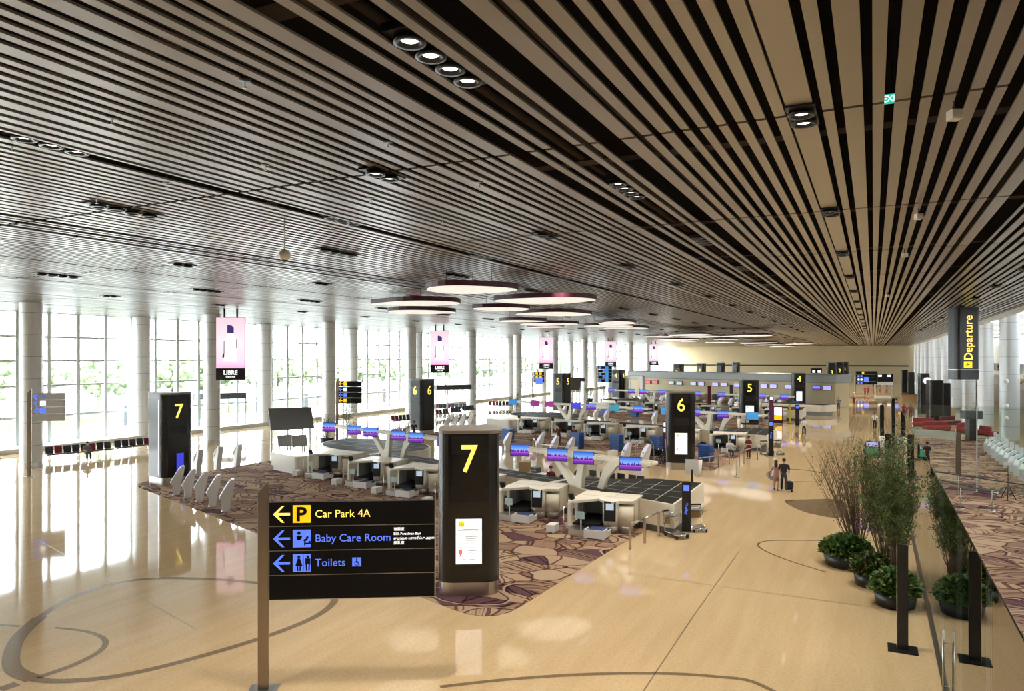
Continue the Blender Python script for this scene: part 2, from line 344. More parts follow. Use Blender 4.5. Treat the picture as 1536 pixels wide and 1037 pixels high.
# right side: bulkhead, upper edge and bright annex
b = MB().box(9.3, 9.6, -12, 243, 10.5, 11.2); b.box(9.6, 30, -12, 243, 12.5, 12.8); struct(b.build('trim_3', 'white'))
b = MB().box(30, 30.3, -12, 243, 0, 12.6); struct(b.build('wall_right', 'white'))
b = MB()
for k in range(8): b.box(12, 29, 20 + 26 * k, 26 + 26 * k, 12.44, 12.5)
struct(b.build('trim_4', mat('skylight', (.8, .9, 1), .4, emit=(.85, .95, 1), es=5.5)))
# carpets
def smooth_corner(pts, r=1.2, n=5):
    out = []; m = len(pts)
    for i in range(m):
        p = Vector(pts[i]); a = (Vector(pts[i - 1]) - p); c = (Vector(pts[(i + 1) % m]) - p)
        q0 = p + a.normalized() * min(r, a.length / 2); q1 = p + c.normalized() * min(r, c.length / 2)
        for k in range(n + 1):
            t = k / n; out.append(tuple(q0 * (1 - t) ** 2 + p * 2 * t * (1 - t) + q1 * t * t))
    return out
ROWY = [0, 29.0, 58.6]
for k, oy in enumerate(ROWY):
    P = [(-9.2, 17.3 + oy), (-37.9, 27.4 + oy), (-37.6, 43.5 + oy), (-8.0, 34.6 + oy), (-8.8, 26 + oy)]
    b = MB().prism(smooth_corner(P, 1.6), 0.0, .012); o = b.build('carpet', 'carpet')
    tag(o, 'brown leaf-patterned carpet around the number %s check-in towers' % '765'[k], 'carpet', 'check-in hall carpets')
P = [(-5.5, 110.5), (-37, 122), (-40, 129.5), (-5.5, 114.4)]
tag(MB().prism(P, 0, .012).build('carpet', 'carpet'), 'distant brown patterned carpet before the beige wall by tower 4', 'carpet', 'check-in hall carpets')
P = [(1.9, 8), (1.9, 30), (1.9, 78), (9.2, 80), (9.2, 58), (18, 50), (18, 8)]
tag(MB().prism(P, 0, .012).build('carpet', 'carpet'), 'brown leaf-patterned carpet on the right beyond the glass partition', 'carpet')
# floor inlays
def band(pts, w0, w1=None, closed=False, z=.004):
    w1 = w0 if w1 is None else w1; P = [Vector(p[:2]) for p in pts]; n = len(P); L = []; R_ = []
    for i in range(n):
        a = P[i - 1] if (i or closed) else P[0]; c = P[(i + 1) % n] if (i < n - 1 or closed) else P[-1]
        t = (c - a).normalized(); nn = Vector((-t.y, t.x)); w = w0 + (w1 - w0) * i / (n - 1); L.append(P[i] + nn * w / 2); R_.append(P[i] - nn * w / 2)
    vs_ = [(*p, z) for p in L] + [(*p, z) for p in R_]; m = n if closed else n - 1
    return vs_, [(i, (i + 1) % n, n + (i + 1) % n, n + i) for i in range(m)]
def spline(pix, n=8, closed=False):
    pts = [at(x, y_) for x, y_ in pix]; out = []; m = len(pts)
    for i in range(m if closed else m - 1):
        p0 = pts[i - 1] if (i or closed) else pts[0]; p1 = pts[i]; p2 = pts[(i + 1) % m]; p3 = pts[(i + 2) % m] if (i + 2 < m or closed) else pts[-1]
        for k in range(n):
            t = k / n; out.append(.5 * ((2 * p1) + (p2 - p0) * t + (2 * p0 - 5 * p1 + 4 * p2 - p3) * t * t + (3 * p1 - p0 - 3 * p2 + p3) * t ** 3))
    if not closed: out.append(pts[-1])
    return out
b = MB()
b.add(*band(spline([(405, 877), (330, 870), (240, 868), (170, 876), (110, 896), (60, 926), (28, 957), (17, 985), (22, 1006), (50, 1019), (100, 1022), (180, 1014), (280, 991), (400, 955), (470, 927), (500, 905), (498, 893)]), .22))
b.add(*band(spline([(60, 926), (28, 957), (17, 985), (22, 1006), (50, 1019)]), .36, z=.008))
b.add(*band(spline([(82, 942), (130, 948), (157, 960), (150, 977), (110, 998), (56, 1017)]), .10, .2))
b.add(*band(spline([(0, 938), (30, 940)]), .12)); b.add(*band(spline([(0, 1035), (26, 1026)]), .3))
b.add(*band(spline([(660, 1031), (760, 1020), (880, 1012), (1000, 1011), (1080, 1016), (1125, 1022), (1165, 1040)]), .14))
b.add(*band(spline([(1260, 812), (1200, 811), (1150, 812), (1137, 818), (1150, 828), (1185, 842), (1240, 859)]), .09))
b.add(*band(spline([(1206, 646), (1195, 650), (1198, 657), (1225, 664), (1270, 669), (1330, 670)]), .22))
b.add(*band(spline([(1180, 704), (1210, 706), (1245, 712)]), .16)); b.add(*band(spline([(1190, 723), (1240, 723.5)]), .12))
b.add(*band(spline([(1060, 597), (1300, 596)]), .3))
for px in ([(1177, 752), (1200, 750), (1262, 751), (1262, 776), (1225, 773), (1195, 764)], [(1149, 712), (1156, 707), (1166, 706), (1166, 722), (1156, 720)]):
    pts = spline(px, 5, True); b.add([(p.x, p.y, .004) for p in pts], [list(range(len(pts)))])
struct(b.build('trim_5', 'inlay'))
b = MB(); b.add(*band([at(1110, 826), at(1040, 925), at(963, 1040)], .025)); b.add(*band([(-8, 11.0), (1.2, 11.4)], .02)); b.add(*band([(-8, 23.4), (1.2, 23.4)], .02)); b.add(*band([(-30, 17.5), (-16, 13.5)], .02)); struct(b.build('trim_6', 'joint'))
# ------------------------------------------------------------------ number towers
def tower(x, y, rot, num, label, faces=(0,), W=1.85, D=1.9, H=5.0, screen=True):
    t = thing('number_tower', label, 'tower', (x, y, 0), rot, 'check-in number towers')
    out = rrect(W, D, .42, 6)
    sc = lambda k: [(a * k, c * k) for a, c in out]
    MB().prism(sc(.97), 0, .42).build('steel_base', 'steel', t)
    MB().prism(out, .42, H - .1).build('body', 'tower', t)
    MB().prism(sc(1.012), H - .1, H).build('top_cap', 'top', t)
    for nm, z0, n in (('upper_louvre', H - .72, 10), ('lower_louvre', 2.86, 8)):
        b = MB().box(-.52, .52, -D / 2 - .004, -D / 2, z0, z0 + n * .055)
        for i in range(n): b.box(-.52, .52, -D / 2 - .012, -D / 2, z0 + i * .055, z0 + i * .055 + .03)
        b.build(nm, 'louvre', t)
    b = MB().box(-W / 2 - .006, -W / 2 + .01, -D / 2 + .40, -D / 2 + .48, .6, 4.8)
    for i in range(75): b.box(-W / 2 - .014, -W / 2 + .02, -D / 2 + .41, -D / 2 + .47, .6 + i * .056, .63 + i * .056)
    b.build('side_vent', 'steel', t)
    for f in faces:
        a = f * PI / 2; off = Vector((math.sin(a), -math.cos(a), 0)) * ((D if f % 2 == 0 else W) / 2 + .014)
        text('numeral', num, 1.17, 'yellow', t, (off.x, off.y, 3.76), (PI / 2, 0, a), .008, 'CENTER', .012, .92)
    if screen:
        MB().box(-.43, .43, -D / 2 - .03, -D / 2, .95, 2.39).build('screen_frame', 'black', t)
        s = MB().box(-.39, .39, -D / 2 - .036, -D / 2 - .03, .99, 2.35).build('notice_screen', 'scr', t)
        b = MB(); y0 = -D / 2 - .04; y1 = -D / 2 - .036
        for z, x0, x1 in ((1.86, -.2, .3), (1.83, -.33, .33), (1.64, -.1, .28), (1.58, -.1, .22), (1.53, -.1, .25), (1.22, -.02, .26), (1.17, -.02, .3), (1.12, -.02, .22), (.95, -.2, .2)): b.box(x0, x1, y0, y1, z + .17, z + .184)
        for z0, z1 in ((1.62, 1.87), (1.22, 1.50)):
            b.box(-.3, .34, y0, y1, z0, z0 + .006); b.box(-.3, .34, y0, y1, z1, z1 + .006); b.box(.334, .34, y0, y1, z0, z1); b.box(-.3, -.294, y0, y1, z0, z1)
        b.build('notice_text', 'lgrey', s)
        b = MB().lathe(0, 0, [(0, 0), (.09, 0), (.09, .004), (0, .004)], 14); o = b.build('notice_badge', 'yel2', s); o.location = (-.22, y0 + .002, 2.20); o.rotation_euler = (PI / 2, 0, 0)
        b = MB().box(-.3, -.2, y0, y1, 1.29, 1.42); b.box(-.27, -.23, y0, y1, 1.23, 1.29); b.build('notice_icon', mat('notice_red', (.6, .1, .1), .5, emit=(.9, .15, .15), es=.7) if 'notice_red' not in bpy.data.materials else bpy.data.materials['notice_red'], s)
    return t
tower(-11.38, 19.85, math.radians(29.5), '7', 'large dark tower with a yellow 7 and white notice screen, nearest the camera')
tower(-11.35, 47.6, math.radians(17), '6', 'dark tower with one big yellow 6 and a white notice screen')
tower(-11.4, 77.3, math.radians(14), '5', 'dark tower with a yellow 5 above a white notice screen')
tower(-9.75, 113.0, math.radians(12), '4', 'dark tower with a yellow 4 before the beige partition wall')
t7 = tower(-36.4, 28.8, math.radians(80), '7', 'dark tower with a yellow 7 on the left, behind the row of white kiosks', screen=False, H=5.2)
o = MB().box(-.12, .28, -.99, -.95, .5, 1.75).build('blue_strip_screen', 'scri', t7)
tower(-38.1, 57.6, math.radians(-11), '6', 'dark tower showing a yellow 6 on both sides, by the black seats', (0, 1), screen=False, H=5.2)
tower(-36.0, 86.9, math.radians(-11), '5', 'dark tower showing a yellow 5 on both sides, in front of the far columns', (0, 1), screen=False, H=5.2)
tower(atd(928, 124).x, atd(928, 124).y, math.radians(-11), '4', 'dark tower showing a yellow 4 on both sides, left of the beige partition', (0, 1), screen=False, H=5.2)
for px, d, n, w in ((1247, 150, '3', 1.7), (1259, 172, '2', 1.8), (1267, 196, '1', 2.2)):
    p = atd(px, d); tower(p.x, p.y, math.radians(8), n, 'distant dark tower numbered %s rising behind the beige partition' % n, H=6.2, screen=False)
for px, d, n in ((1018, 150, '3'), (1052, 172, '2'), (1081, 190, '2'), (1104, 205, '1')):
    p = atd(px, d); tower(p.x, p.y, math.radians(-11), n, 'distant dark tower top above the beige partition, %s' % {1018: 'leftmost of four', 1052: 'second of four', 1081: 'third of four', 1104: 'rightmost of four'}[px], (0,) if px < 1060 else (), H=5.9, screen=False)
# right-hand dark pillars far away
for i, (px, d, h, w) in enumerate(((1357, 150, 4.7, 1.2), (1366.5, 140, 4.4, 1.2))):
    p = atd(px, d); t = thing('dark_pillar', ('left' if i == 0 else 'right') + ' one of two narrow dark pillars at the far right of the concourse', 'pillar', p)
    MB().prism(rrect(w, w, .2), 0, h).build('body', 'tower', t)
p = atd(1385, 93); t = thing('dark_pillar', 'dark pillar carrying a round white globe lamp, right of the concourse', 'pillar', p, .4)
MB().prism(rrect(1.15, 1, .2), 0, 5.2).build('body', 'tower', t); MB().ball((.12, -.75, 4.25), .42).build('globe_lamp', 'globe', t)
for i, (px, d, h, w) in enumerate(((1402, 84, 4.6, 1.5), (1415, 86, 4.2, 1.3))):
    p = atd(px, d); t = thing('dark_pillar', 'wide dark pillar right of the globe-lamp pillar, ' + ('taller front one' if i == 0 else 'shorter one at its back'), 'pillar', p, .3)
    MB().prism(rrect(w, w, .3), 0, h).build('body', 'tower', t)
# ------------------------------------------------------------------ directional signs
def arrow(parent, m, x, z, s, y=-.07):
    b = MB().plate([(x - s * .5, z), (x + s * .02, z + s * .5), (x + s * .17, z + s * .5), (x - s * .22, z + .075 * s), (x + s * .5, z + .075 * s), (x + s * .5, z - .075 * s), (x - s * .22, z - .075 * s), (x + s * .17, z - s * .5), (x + s * .02, z - s * .5)], y, y + .008)
    return b.build('arrow', m, parent)
def signpost(loc, rz, label, zs, W, rows, post_x=-.13, H=4.5, ph=.52):
    t = thing('direction_sign', label, 'sign', loc, rz)
    b = MB(); b.side([(-.05, 0), (.05, 0), (.05, H), (-.05, H - .02)], post_x - .1, post_x + .1)
    b = MB(); b.plate([(post_x - .12, 0), (post_x + .10, 0), (post_x + .10, H), (post_x - .12, H - .24)], -.05, .05); b.build('post', 'steelw', t, bevel=.008)
    MB().box(post_x - .32, post_x + .3, -.25, .25, 0, .02).build('foot_plate', 'steel', t)
    for i, (ztop, items) in enumerate(zip(zs, rows)):
        p = MB().box(0, W, -.06, .06, ztop - ph, ztop).build('panel', 'panel', t)
        b = MB().box(0, W, -.045, .045, ztop - ph - .02, ztop - ph); b.box(W, W + .02, -.06, .06, ztop - ph, ztop); b.build('edge_strip', 'steel', p)
        for it in items: it(p, ztop - ph / 2)
    return t
def square(m, x, s=.38, name='pictogram_square'):
    def f(p, z): MB().box(x, x + s, -.068, -.06, z - s / 2, z + s / 2).build(name, m, p)
    return f
def tx(s, size, m, x, dz=0, bold=0, sx=1, y=-.066, name='lettering'):
    def f(p, z): text(name, s, size, m, p, (x, y, z + dz - size * .34), bold=bold, ext=.003, sx=sx)
    return f
def arr(m, x): return lambda p, z: arrow(p, m, x, z, .36)
def baby(p, z):
    b = MB(); y0, y1 = -.075, -.068; x = .53
    def disc(cx, cz, r, n=12): b.plate([(cx + r * math.cos(2 * PI * i / n), cz + r * math.sin(2 * PI * i / n)) for i in range(n)], y0, y1)
    disc(x + .10, z + .12, .038); disc(x + .10, z + .02, .052); disc(x + .14, z + .03, .028); disc(x + .28, z + .02, .028); disc(x + .33, z - .07, .02)
    b.plate([(x + .05, z + .05), (x + .15, z + .05), (x + .14, z - .03), (x + .06, z - .03)], y0, y1)
    b.plate([(x + .19, z - .03), (x + .27, z + .01), (x + .29, z - .02), (x + .24, z - .06), (x + .24, z - .15), (x + .21, z - .15), (x + .21, z - .06)], y0, y1)
    b.plate([(x + .24, z - .09), (x + .36, z - .09), (x + .36, z - .12), (x + .24, z - .12)], y0, y1)
    b.build('baby_care_pictogram', 'panel', p)
def toilet(p, z):
    b = MB(); y0, y1 = -.075, -.068; x = .53
    def disc(cx, cz, r, n=12): b.plate([(cx + r * math.cos(2 * PI * i / n), cz + r * math.sin(2 * PI * i / n)) for i in range(n)], y0, y1)
    for cx, w in ((x + .10, 1), (x + .29, 0)):
        disc(cx, z + .135, .03)
        if w: b.plate([(cx - .025, z + .10), (cx + .025, z + .10), (cx + .075, z - .06), (cx - .075, z - .06)], y0, y1)
        else: b.plate([(cx - .055, z + .10), (cx + .055, z + .10), (cx + .055, z - .04), (cx + .03, z - .04), (cx + .03, z - .02), (cx - .03, z - .02), (cx - .03, z - .04), (cx - .055, z - .04)], y0, y1)
        for s in (-1, 1): b.plate([(cx + s * .03 - .014, z - .02), (cx + s * .03 + .014, z - .02), (cx + s * .025 + .014, z - .17), (cx + s * .025 - .014, z - .17)], y0, y1)
    b.box(x + .188, x + .2, y0, y1, z - .17, z + .17); b.build('toilet_pictogram', 'panel', p)
def wheelchair(p, z):
    b = MB(); y0, y1 = -.075, -.068; x = 1.78; s = .19
    n = 14; o = [(x + .085 + .05 * math.cos(2 * PI * i / n), z - .03 + .05 * math.sin(2 * PI * i / n)) for i in range(n)]
    for i in range(n):
        a, c = o[i], o[(i + 1) % n]; m_ = (x + .085, z - .03); k = .75
        b.plate([a, c, (m_[0] + (c[0] - m_[0]) * k, m_[1] + (c[1] - m_[1]) * k), (m_[0] + (a[0] - m_[0]) * k, m_[1] + (a[1] - m_[1]) * k)], y0, y1)
    b.box(x + .075, x + .09, y0, y1, z - .02, z + .05); b.box(x + .085, x + .13, y0, y1, z - .02, z - .008); b.plate([(x + .12, z - .01), (x + .133, z - .01), (x + .15, z - .07), (x + .137, z - .07)], y0, y1)
    b.box(x + .07, x + .095, y0, y1, z + .055, z + .08); b.build('wheelchair_pictogram', 'panel', p)
PB = atd(405, 15.75)
signpost((PB.x, PB.y, 0), YAW + math.radians(4), 'large foreground sign reading Car Park 4A, Baby Care Room and Toilets',
         [4.07, 3.54, 3.01, 2.48], 3.55,
         [[arr('yellow', .26), square('yel2', .50), tx('P', .42, 'panel', .565, .0, .03, 1.05, -.073, 'letter_p'), tx('Car Park 4A', .235, 'yellow', .97, .0, .0)],
          [arr('bluee', .26), square('bluee', .50), baby, tx('Baby Care Room', .235, 'bluee', .97, .0, .0), tx('育婴室', .078, 'whitee', 2.66, .17, .01), tx('Bilik Persalinan Bayi', .078, 'whitee', 2.66, .07, .012, .95), tx('குழந்தை பராமரிப்பு அறை', .068, 'whitee', 2.66, -.03, .01, .9), tx('授乳室', .078, 'whitee', 2.66, -.13, .01)],
          [arr('bluee', .26), square('bluee', .50), toilet, tx('Toilets', .235, 'bluee', .97, .0, .0), square('bluee', 1.77, .19, 'small_square'), wheelchair],
          []], H=4.52, ph=.51)
p = atd(48, 44)
signpost((p.x, p.y, 0), YAW + .3, 'grey hanging-panel direction sign beside the leftmost column', [5.05, 4.62, 4.19, 3.76], 1.75,
         [[arr('bluee', .25), tx('1 8', .25, 'bluee', .45)], [arr('bluee', .25), square('whitee', .45, .3)], [arr('bluee', .25), square('bluee', .45, .3)], []], H=5.3, ph=.4)
for o in bpy.data.objects:
    if o.get('label', '').startswith('grey hanging-panel'):
        for c in o.children:
            if c.name.startswith('panel'): c.data.materials[0] = M['lgrey']
p = atd(508, 62)
signpost((p.x, p.y, 0), YAW - .1, 'small black direction sign with yellow and blue rows behind the palm planter', [5.2, 4.72, 4.24, 3.76], 2.0,
         [[arr('yel2', .2), square('yel2', .45, .3)], [arr('bluee', .2), square('whitee', .45, .3)], [arr('bluee', .2), square('bluee', .45, .3)], [arr('yel2', .2), square('yel2', .45, .3)]], H=5.4, ph=.44)
p = atd(897, 112)
signpost((p.x, p.y, 0), YAW, 'tall dark blue lit direction board left of the far number 4 tower', [5.9, 5.4, 4.9, 4.4, 3.9], 2.1,
         [[square('bluee', .2 + .5 * (i % 2), .3), square('scrb', 1.1, .5)] for i in range(5)], H=6.0, ph=.46)
p = atd(801, 92)
signpost((p.x, p.y, 0), YAW - .2, 'small direction board with yellow rows left of the far number 5 tower', [5.4, 4.95, 4.5], 1.3,
         [[square('yel2', .2, .3), square('yel2', .7, .3)], [square('yel2', .2, .3), square('yel2', .7, .3)], [square('bluee', .2, .9)]], H=5.6, ph=.42)
p = atd(1284, 150)
signpost((p.x, p.y, 0), YAW, 'distant black overhead sign with yellow top row and blue rows in the concourse', [4.4, 3.7, 3.0, 2.3], 4.4,
         [[square('yel2', 1.2, .45)], [square('bluee', .3, .4), square('bluee', .9, .4)], [square('whitee', .3, .4), square('whitee', .9, .4), square('bluee', 1.6, 1.0)], [square('bluee', .3, .4), square('bluee', .9, .4)]], H=4.5, ph=.65)
p = atd(1312, 160); t = thing('departure_gate_board', 'distant black board with two white squares above a pale barrier', 'sign', p, YAW)
MB().box(0, 4.0, -.1, .1, 1.9, 3.6).build('board', 'panel', t); MB().box(0, 4.0, -.15, .15, 1.2, 1.8).build('lower_panel', 'white', t); MB().box(.1, .2, 0, .1, 0, 1.2).box(3.8, 3.9, 0, .1, 0, 1.2).build('posts', 'steel', t)
for x in (.7, 2.7): MB().box(x, x + .8, -.12, -.1, 3.0, 3.4).build('white_square', 'whitee', t)
p = atd(1216, 150); t = thing('departure_gate_board', 'distant dark board with two pale screens above the partition wall', 'sign', p, YAW)
MB().box(0, 2.3, -.1, .1, 4.0, 5.0).build('board', 'panel', t); MB().box(.3, .9, -.12, -.1, 4.1, 4.6).box(1.4, 2.1, -.12, -.1, 4.1, 4.6).build('screens', 'scr', t); MB().box(.1, .2, 0, .1, 0, 4).box(2.1, 2.2, 0, .1, 0, 4).build('posts', 'steel', t)
# hanging Departure sign
t = thing('departure_sign', 'black vertical sign reading Departure in yellow, hanging from the ceiling at right', 'sign', (5.88, 62.2, 0), YAW + math.radians(6))
MB().prism(rrect(1.85, 1.2, .35), 6.35, CEIL).build('body', 'black', t)
MB().prism(rrect(1.87, 1.22, .35), 5.62, 6.3).build('black_lower_band', 'tower', t); MB().prism(rrect(1.7, 1.1, .3), 6.28, 6.37).build('groove', 'steel', t)
text('lettering', 'Departure', .92, 'yellow', t, (.22, -.62, 7.0), (PI / 2, -PI / 2, 0), .01, ext=.01, sx=.84)
MB().box(-.42, .22, -.615, -.6, 6.45, 6.93).build('icon_square', 'yel2', t)
MB().plate([(-.3, 6.6), (.02, 6.7), (.1, 6.78), (.0, 6.74), (-.08, 6.72), (-.12, 6.82), (-.16, 6.82), (-.14, 6.70), (-.25, 6.66)], -.625, -.615).build('plane_pictogram', 'panel', t)
# exit sign above the slats
t = thing('exit_sign', 'small green EXIT sign hanging in a gap of the slatted ceiling', 'exit sign', (.235, 11.9, 10.90), YAW * .1)
MB().box(-.13, .13, -.02, .02, 0, .13).build('box', 'greene', t); MB().box(-.01, .01, -.01, .01, .12, .6).build('rod', 'black', t)
text('lettering', 'EXIT', .13, 'whitee', t, (0, -.025, .02), (PI / 2, 0, 0), .02, 'CENTER', .002, .85)
# ------------------------------------------------------------------ hanging LED advertisement boards
def adboard(y, label):
    t = thing('led_advertisement', label, 'advertisement', (-42.7, y, 0), math.radians(36), 'hanging pink advertisement screens')
    MB().box(-1.02, 1.02, -.12, .14, 5.55, 10.2).build('casing', 'black', t)
    MB().box(-1.0, 1.0, -.14, -.12, 6.42, 10.18).build('pink_screen', 'pink', t)
    for x in (-.45, .45): MB().box(x - .06, x + .06, -.05, .05, 10.2, CEIL).build('hanger', 'black', t)
    b = MB(); b.plate([(-.22, 9.05), (.0, 9.05), (.24, 9.05), (.24, 9.45), (.1, 9.6), (-.18, 9.66), (-.22, 9.6)], -.16, -.145); b.build('bottle_cap_image', mat('cap_image', (.02, .02, .08), .4, emit=(.03, .02, .10), es=1) if 'cap_image' not in bpy.data.materials else bpy.data.materials['cap_image'], t)
    b = MB(); b.plate([(-.5, 6.95), (.46, 6.95), (.46, 8.6), (.3, 8.75), (.2, 9.02), (-.18, 9.02), (-.28, 8.75), (-.5, 8.6)], -.15, -.144); b.build('bottle_image', mat('bottle_image', (.8, .7, .7), .4, emit=(1, .86, .89), es=.74) if 'bottle_image' not in bpy.data.materials else bpy.data.materials['bottle_image'], t)
    b = MB(); b.box(-.47, -.42, -.156, -.15, 7.5, 8.5); b.box(.4, .44, -.156, -.15, 7.9, 8.6); b.plate([(-.58, 7.3), (-.44, 7.6), (-.42, 7.3), (-.5, 7.1)], -.156, -.15)
    b.build('bottle_outline', 'redd', t)
    text('lettering', 'LIBRE', .44, 'whitee', t, (0, -.125, 5.95), (PI / 2, 0, 0), .03, 'CENTER', .01, .95)
    text('small_lettering', 'L\'eau nue', .17, 'whitee', t, (0, -.125, 5.74), (PI / 2, 0, 0), .03, 'CENTER', .01)
for i, y in enumerate((39, 68, 97, 126, 155)): adboard(y, 'pink perfume advertisement screen hanging from the ceiling, ' + nth(i, 'left'))
# ------------------------------------------------------------------ petal ceiling panels
CL = [(635, 772, 27.7, 31.8), (740, 895, 33.2, 37.7), (551, 703, 35.5, 38.8), (568, 690, 42.4, 46), (705, 802, 40, 43), (773, 892, 44, 48.4), (747, 818, 53.5, 56.5), (778, 866, 57.6, 63), (790, 850, 64, 67), (893, 958, 55.5, 61), (870, 955, 62, 66), (903, 978, 66.5, 70),
      (1003, 1068, 84, 93), (963, 1008, 92, 98), (1018, 1082, 92, 100), (1083, 1158, 88, 97), (978, 1053, 108, 116), (1020, 1045, 120, 126), (1070, 1108, 106, 112), (1058, 1100, 125, 133), (1112, 1160, 130, 142), (1118, 1175, 150, 160), (1158, 1192, 172, 190), (1180, 1215, 140, 150)]
for i, (x0, x1, d0, d1) in enumerate(CL):
    dm = (d0 + d1) / 2; p = atd((x0 + x1) / 2, dm); w = (x1 - x0) * dm / FPX; dd = d1 - d0; r = random.Random(i * 3 + 1)
    t = thing('ceiling_petal', 'white petal ceiling panel with maroon rim, ' + ('near cluster, ' if i < 12 else 'far cluster, ') + nth(i if i < 12 else i - 12, 'camera'), 'ceiling panel', (p.x, p.y, 0), YAW + r.uniform(-.12, .12), 'petal ceiling panels')
    pts = []
    for k in range(32):
        a = 2 * PI * k / 32; e = 1.0 + .10 * math.cos(2 * a + r.uniform(0, .02) + i) + .07 * math.cos(3 * a + i * 2)
        pts.append((w / 2 * math.cos(a) * e / 1.08, dd / 2 * math.sin(a) * (abs(math.sin(a)) ** .3) * e / 1.05))
    b = MB(); b.prism(pts, 10.0, 10.22); b.build('rim', 'cloudr', t)
    b = MB(); b.prism([(a * .975, c * .975) for a, c in pts], 9.975, 10.0); b.build('underside', 'cloudb', t)
    b = MB()
    for a, c in ((-.25 * w, 0), (.25 * w, 0), (0, .25 * dd)): b.box(a - .009, a + .009, c - .009, c + .009, 10.2, CEIL)
    b.build('hangers', 'black', t)
# ------------------------------------------------------------------ ceiling downlights
def lamp_light(parent, w, n):
    l = bpy.data.lights.new('lamp_light', 'AREA'); l.shape = 'RECTANGLE'; l.size = .2; l.size_y = .25 + .45 * (n - 1); l.energy = w; l.color = (1, .90, .76); l.spread = math.radians(84)
    o = bpy.data.objects.new('lamp_light', l); C.objects.link(o); o.parent = parent; o.location = (0, 0, -.075); return o
_dl = {}
def downlight(x, y, n, label, w, along=True):
    t = thing('ceiling_downlight', label, 'ceiling light', (x, y, CEIL + (.06 if x in (-4.82, -12.72) else -.03)), 0, 'recessed ceiling downlights')
    if n not in _dl:
        L = .45 * n + .12; a = MB().box(-.2, .2, -L / 2, L / 2, 0, .1).build('tray', 'blackm', t)
        rs = []
        b = MB(); b.lathe(0, 0, [(.13, 0), (.19, -.02), (.19, -.062), (.13, -.062), (.11, .0)], 20); r0 = b.build('lamp_ring', 'blackm', t)
        b = MB(); b.lathe(0, 0, [(0, -.02), (.105, -.02), (.105, 0)], 16); l0 = b.build('lens', 'lamp', r0)
        _dl[n] = (a.data, r0.data, l0.data, r0, l0)
        st = 1; r0.location = (0, -.45 * (n - 1) / 2, 0)
    else:
        o = bpy.data.objects.new('tray', _dl[n][0]); C.objects.link(o); o.parent = t; st = 0
    for k in range(st, n):
        o = bpy.data.objects.new('lamp_ring', _dl[n][1]); C.objects.link(o); o.parent = t; o.location = (0, -.45 * (n - 1) / 2 + .45 * k, 0)
        q = bpy.data.objects.new('lens', _dl[n][2]); C.objects.link(q); q.parent = o
    lamp_light(t, w, n)
nl = 0
for j in range(14):
    for i in range(7):
        y = 11.7 + 7.96 * (j - 1); x = (-.95, -8.67, -16.4, -24.1, -32, -40, 5.5)[i]
        n = 4 if i in (2, 4) else 2
        w = LAMP_W * (1.7 if i in (0, 6, 1) else .8)
        if y > 3: downlight(x, y, n, 'downlight group of %d lamps, %s row from the camera, %s' % (n, (ORD[j - 1] or 'first ').strip(), ('line above the walkway', 'second line left', 'third line left', 'fourth line left', 'fifth line left', 'line nearest the windows', 'right-hand line')[i]), w)
for j in range(10):
    for i, x in enumerate((-4.82, -12.72)):
        y = 7.7 + 7.7 * j; n = 4 if i == 0 else 3
        downlight(x, y, n, 'downlight strip of %d lamps in a dark ceiling gap, %s from the camera, %s' % (n, (ORD[j] or 'first ').strip(), ('right', 'left')[i] + ' gap'), LAMP_W * 1.3)
for j in range(8):
    for x in (-2, -14, -28):
        y = 122 + 15 * j; downlight(x, y, 4, 'distant downlight group, %s of those down the hall, %s line' % ((ORD[j] or 'first ').strip(), {-2: 'right', -14: 'middle', -28: 'left'}[x]), LAMP_W * 8)
# sprinklers and cameras
SP = [(168, 177), (367, 121), (582, 213), (398, 247), (250, 274), (145, 299), (719, 273), (556, 297), (18, 219), (415, 316), (312, 329), (204, 344), (664, 331), (113, 356), (500, 345)]
for i, (x, y) in enumerate(SP):
    p = at(x, y, CEIL); t = thing('sprinkler', 'tiny ceiling sprinkler under the slats, ' + nth(sorted(SP).index((x, y)), 'left'), 'sprinkler', p, 0, 'ceiling sprinklers')
    MB().cyl(0, 0, -.09, .14, .012, n=6).build('stem', 'steel', t); MB().cyl(0, 0, -.10, -.09, .03, n=8).build('deflector', 'steel', t); MB().cyl(0, 0, -.004, .03, .085, n=10).build('flange', 'black', t)
for i, (x, y, s) in enumerate(((1432, 178, .16), (1378, 328, .16), (1357, 385, .16), (1331, 445, .16))):
    p = at(x, y, CEIL - .25); t = thing('wall_speaker', 'small cream box speaker hung between slats on the right, ' + nth(i, 'camera'), 'speaker', p, YAW)
    MB().box(-s / 2, s / 2, -s / 2, s / 2, -.02, .12).build('box', 'cream', t, bevel=.01); MB().box(-.012, .012, -.012, .012, .12, .9).build('stem', 'black', t)
p = at(427, 383, 9.9); t = thing('ceiling_camera', 'cream dome camera on a thin rod below the ceiling at left', 'camera', p)
MB().cyl(0, 0, .1, .95, .02, n=6).build('rod', 'cream', t); MB().ball((0, 0, 0), .16).build('dome', 'cream', t); MB().ball((0, 0, -.07), .11).build('lens', 'black', t)
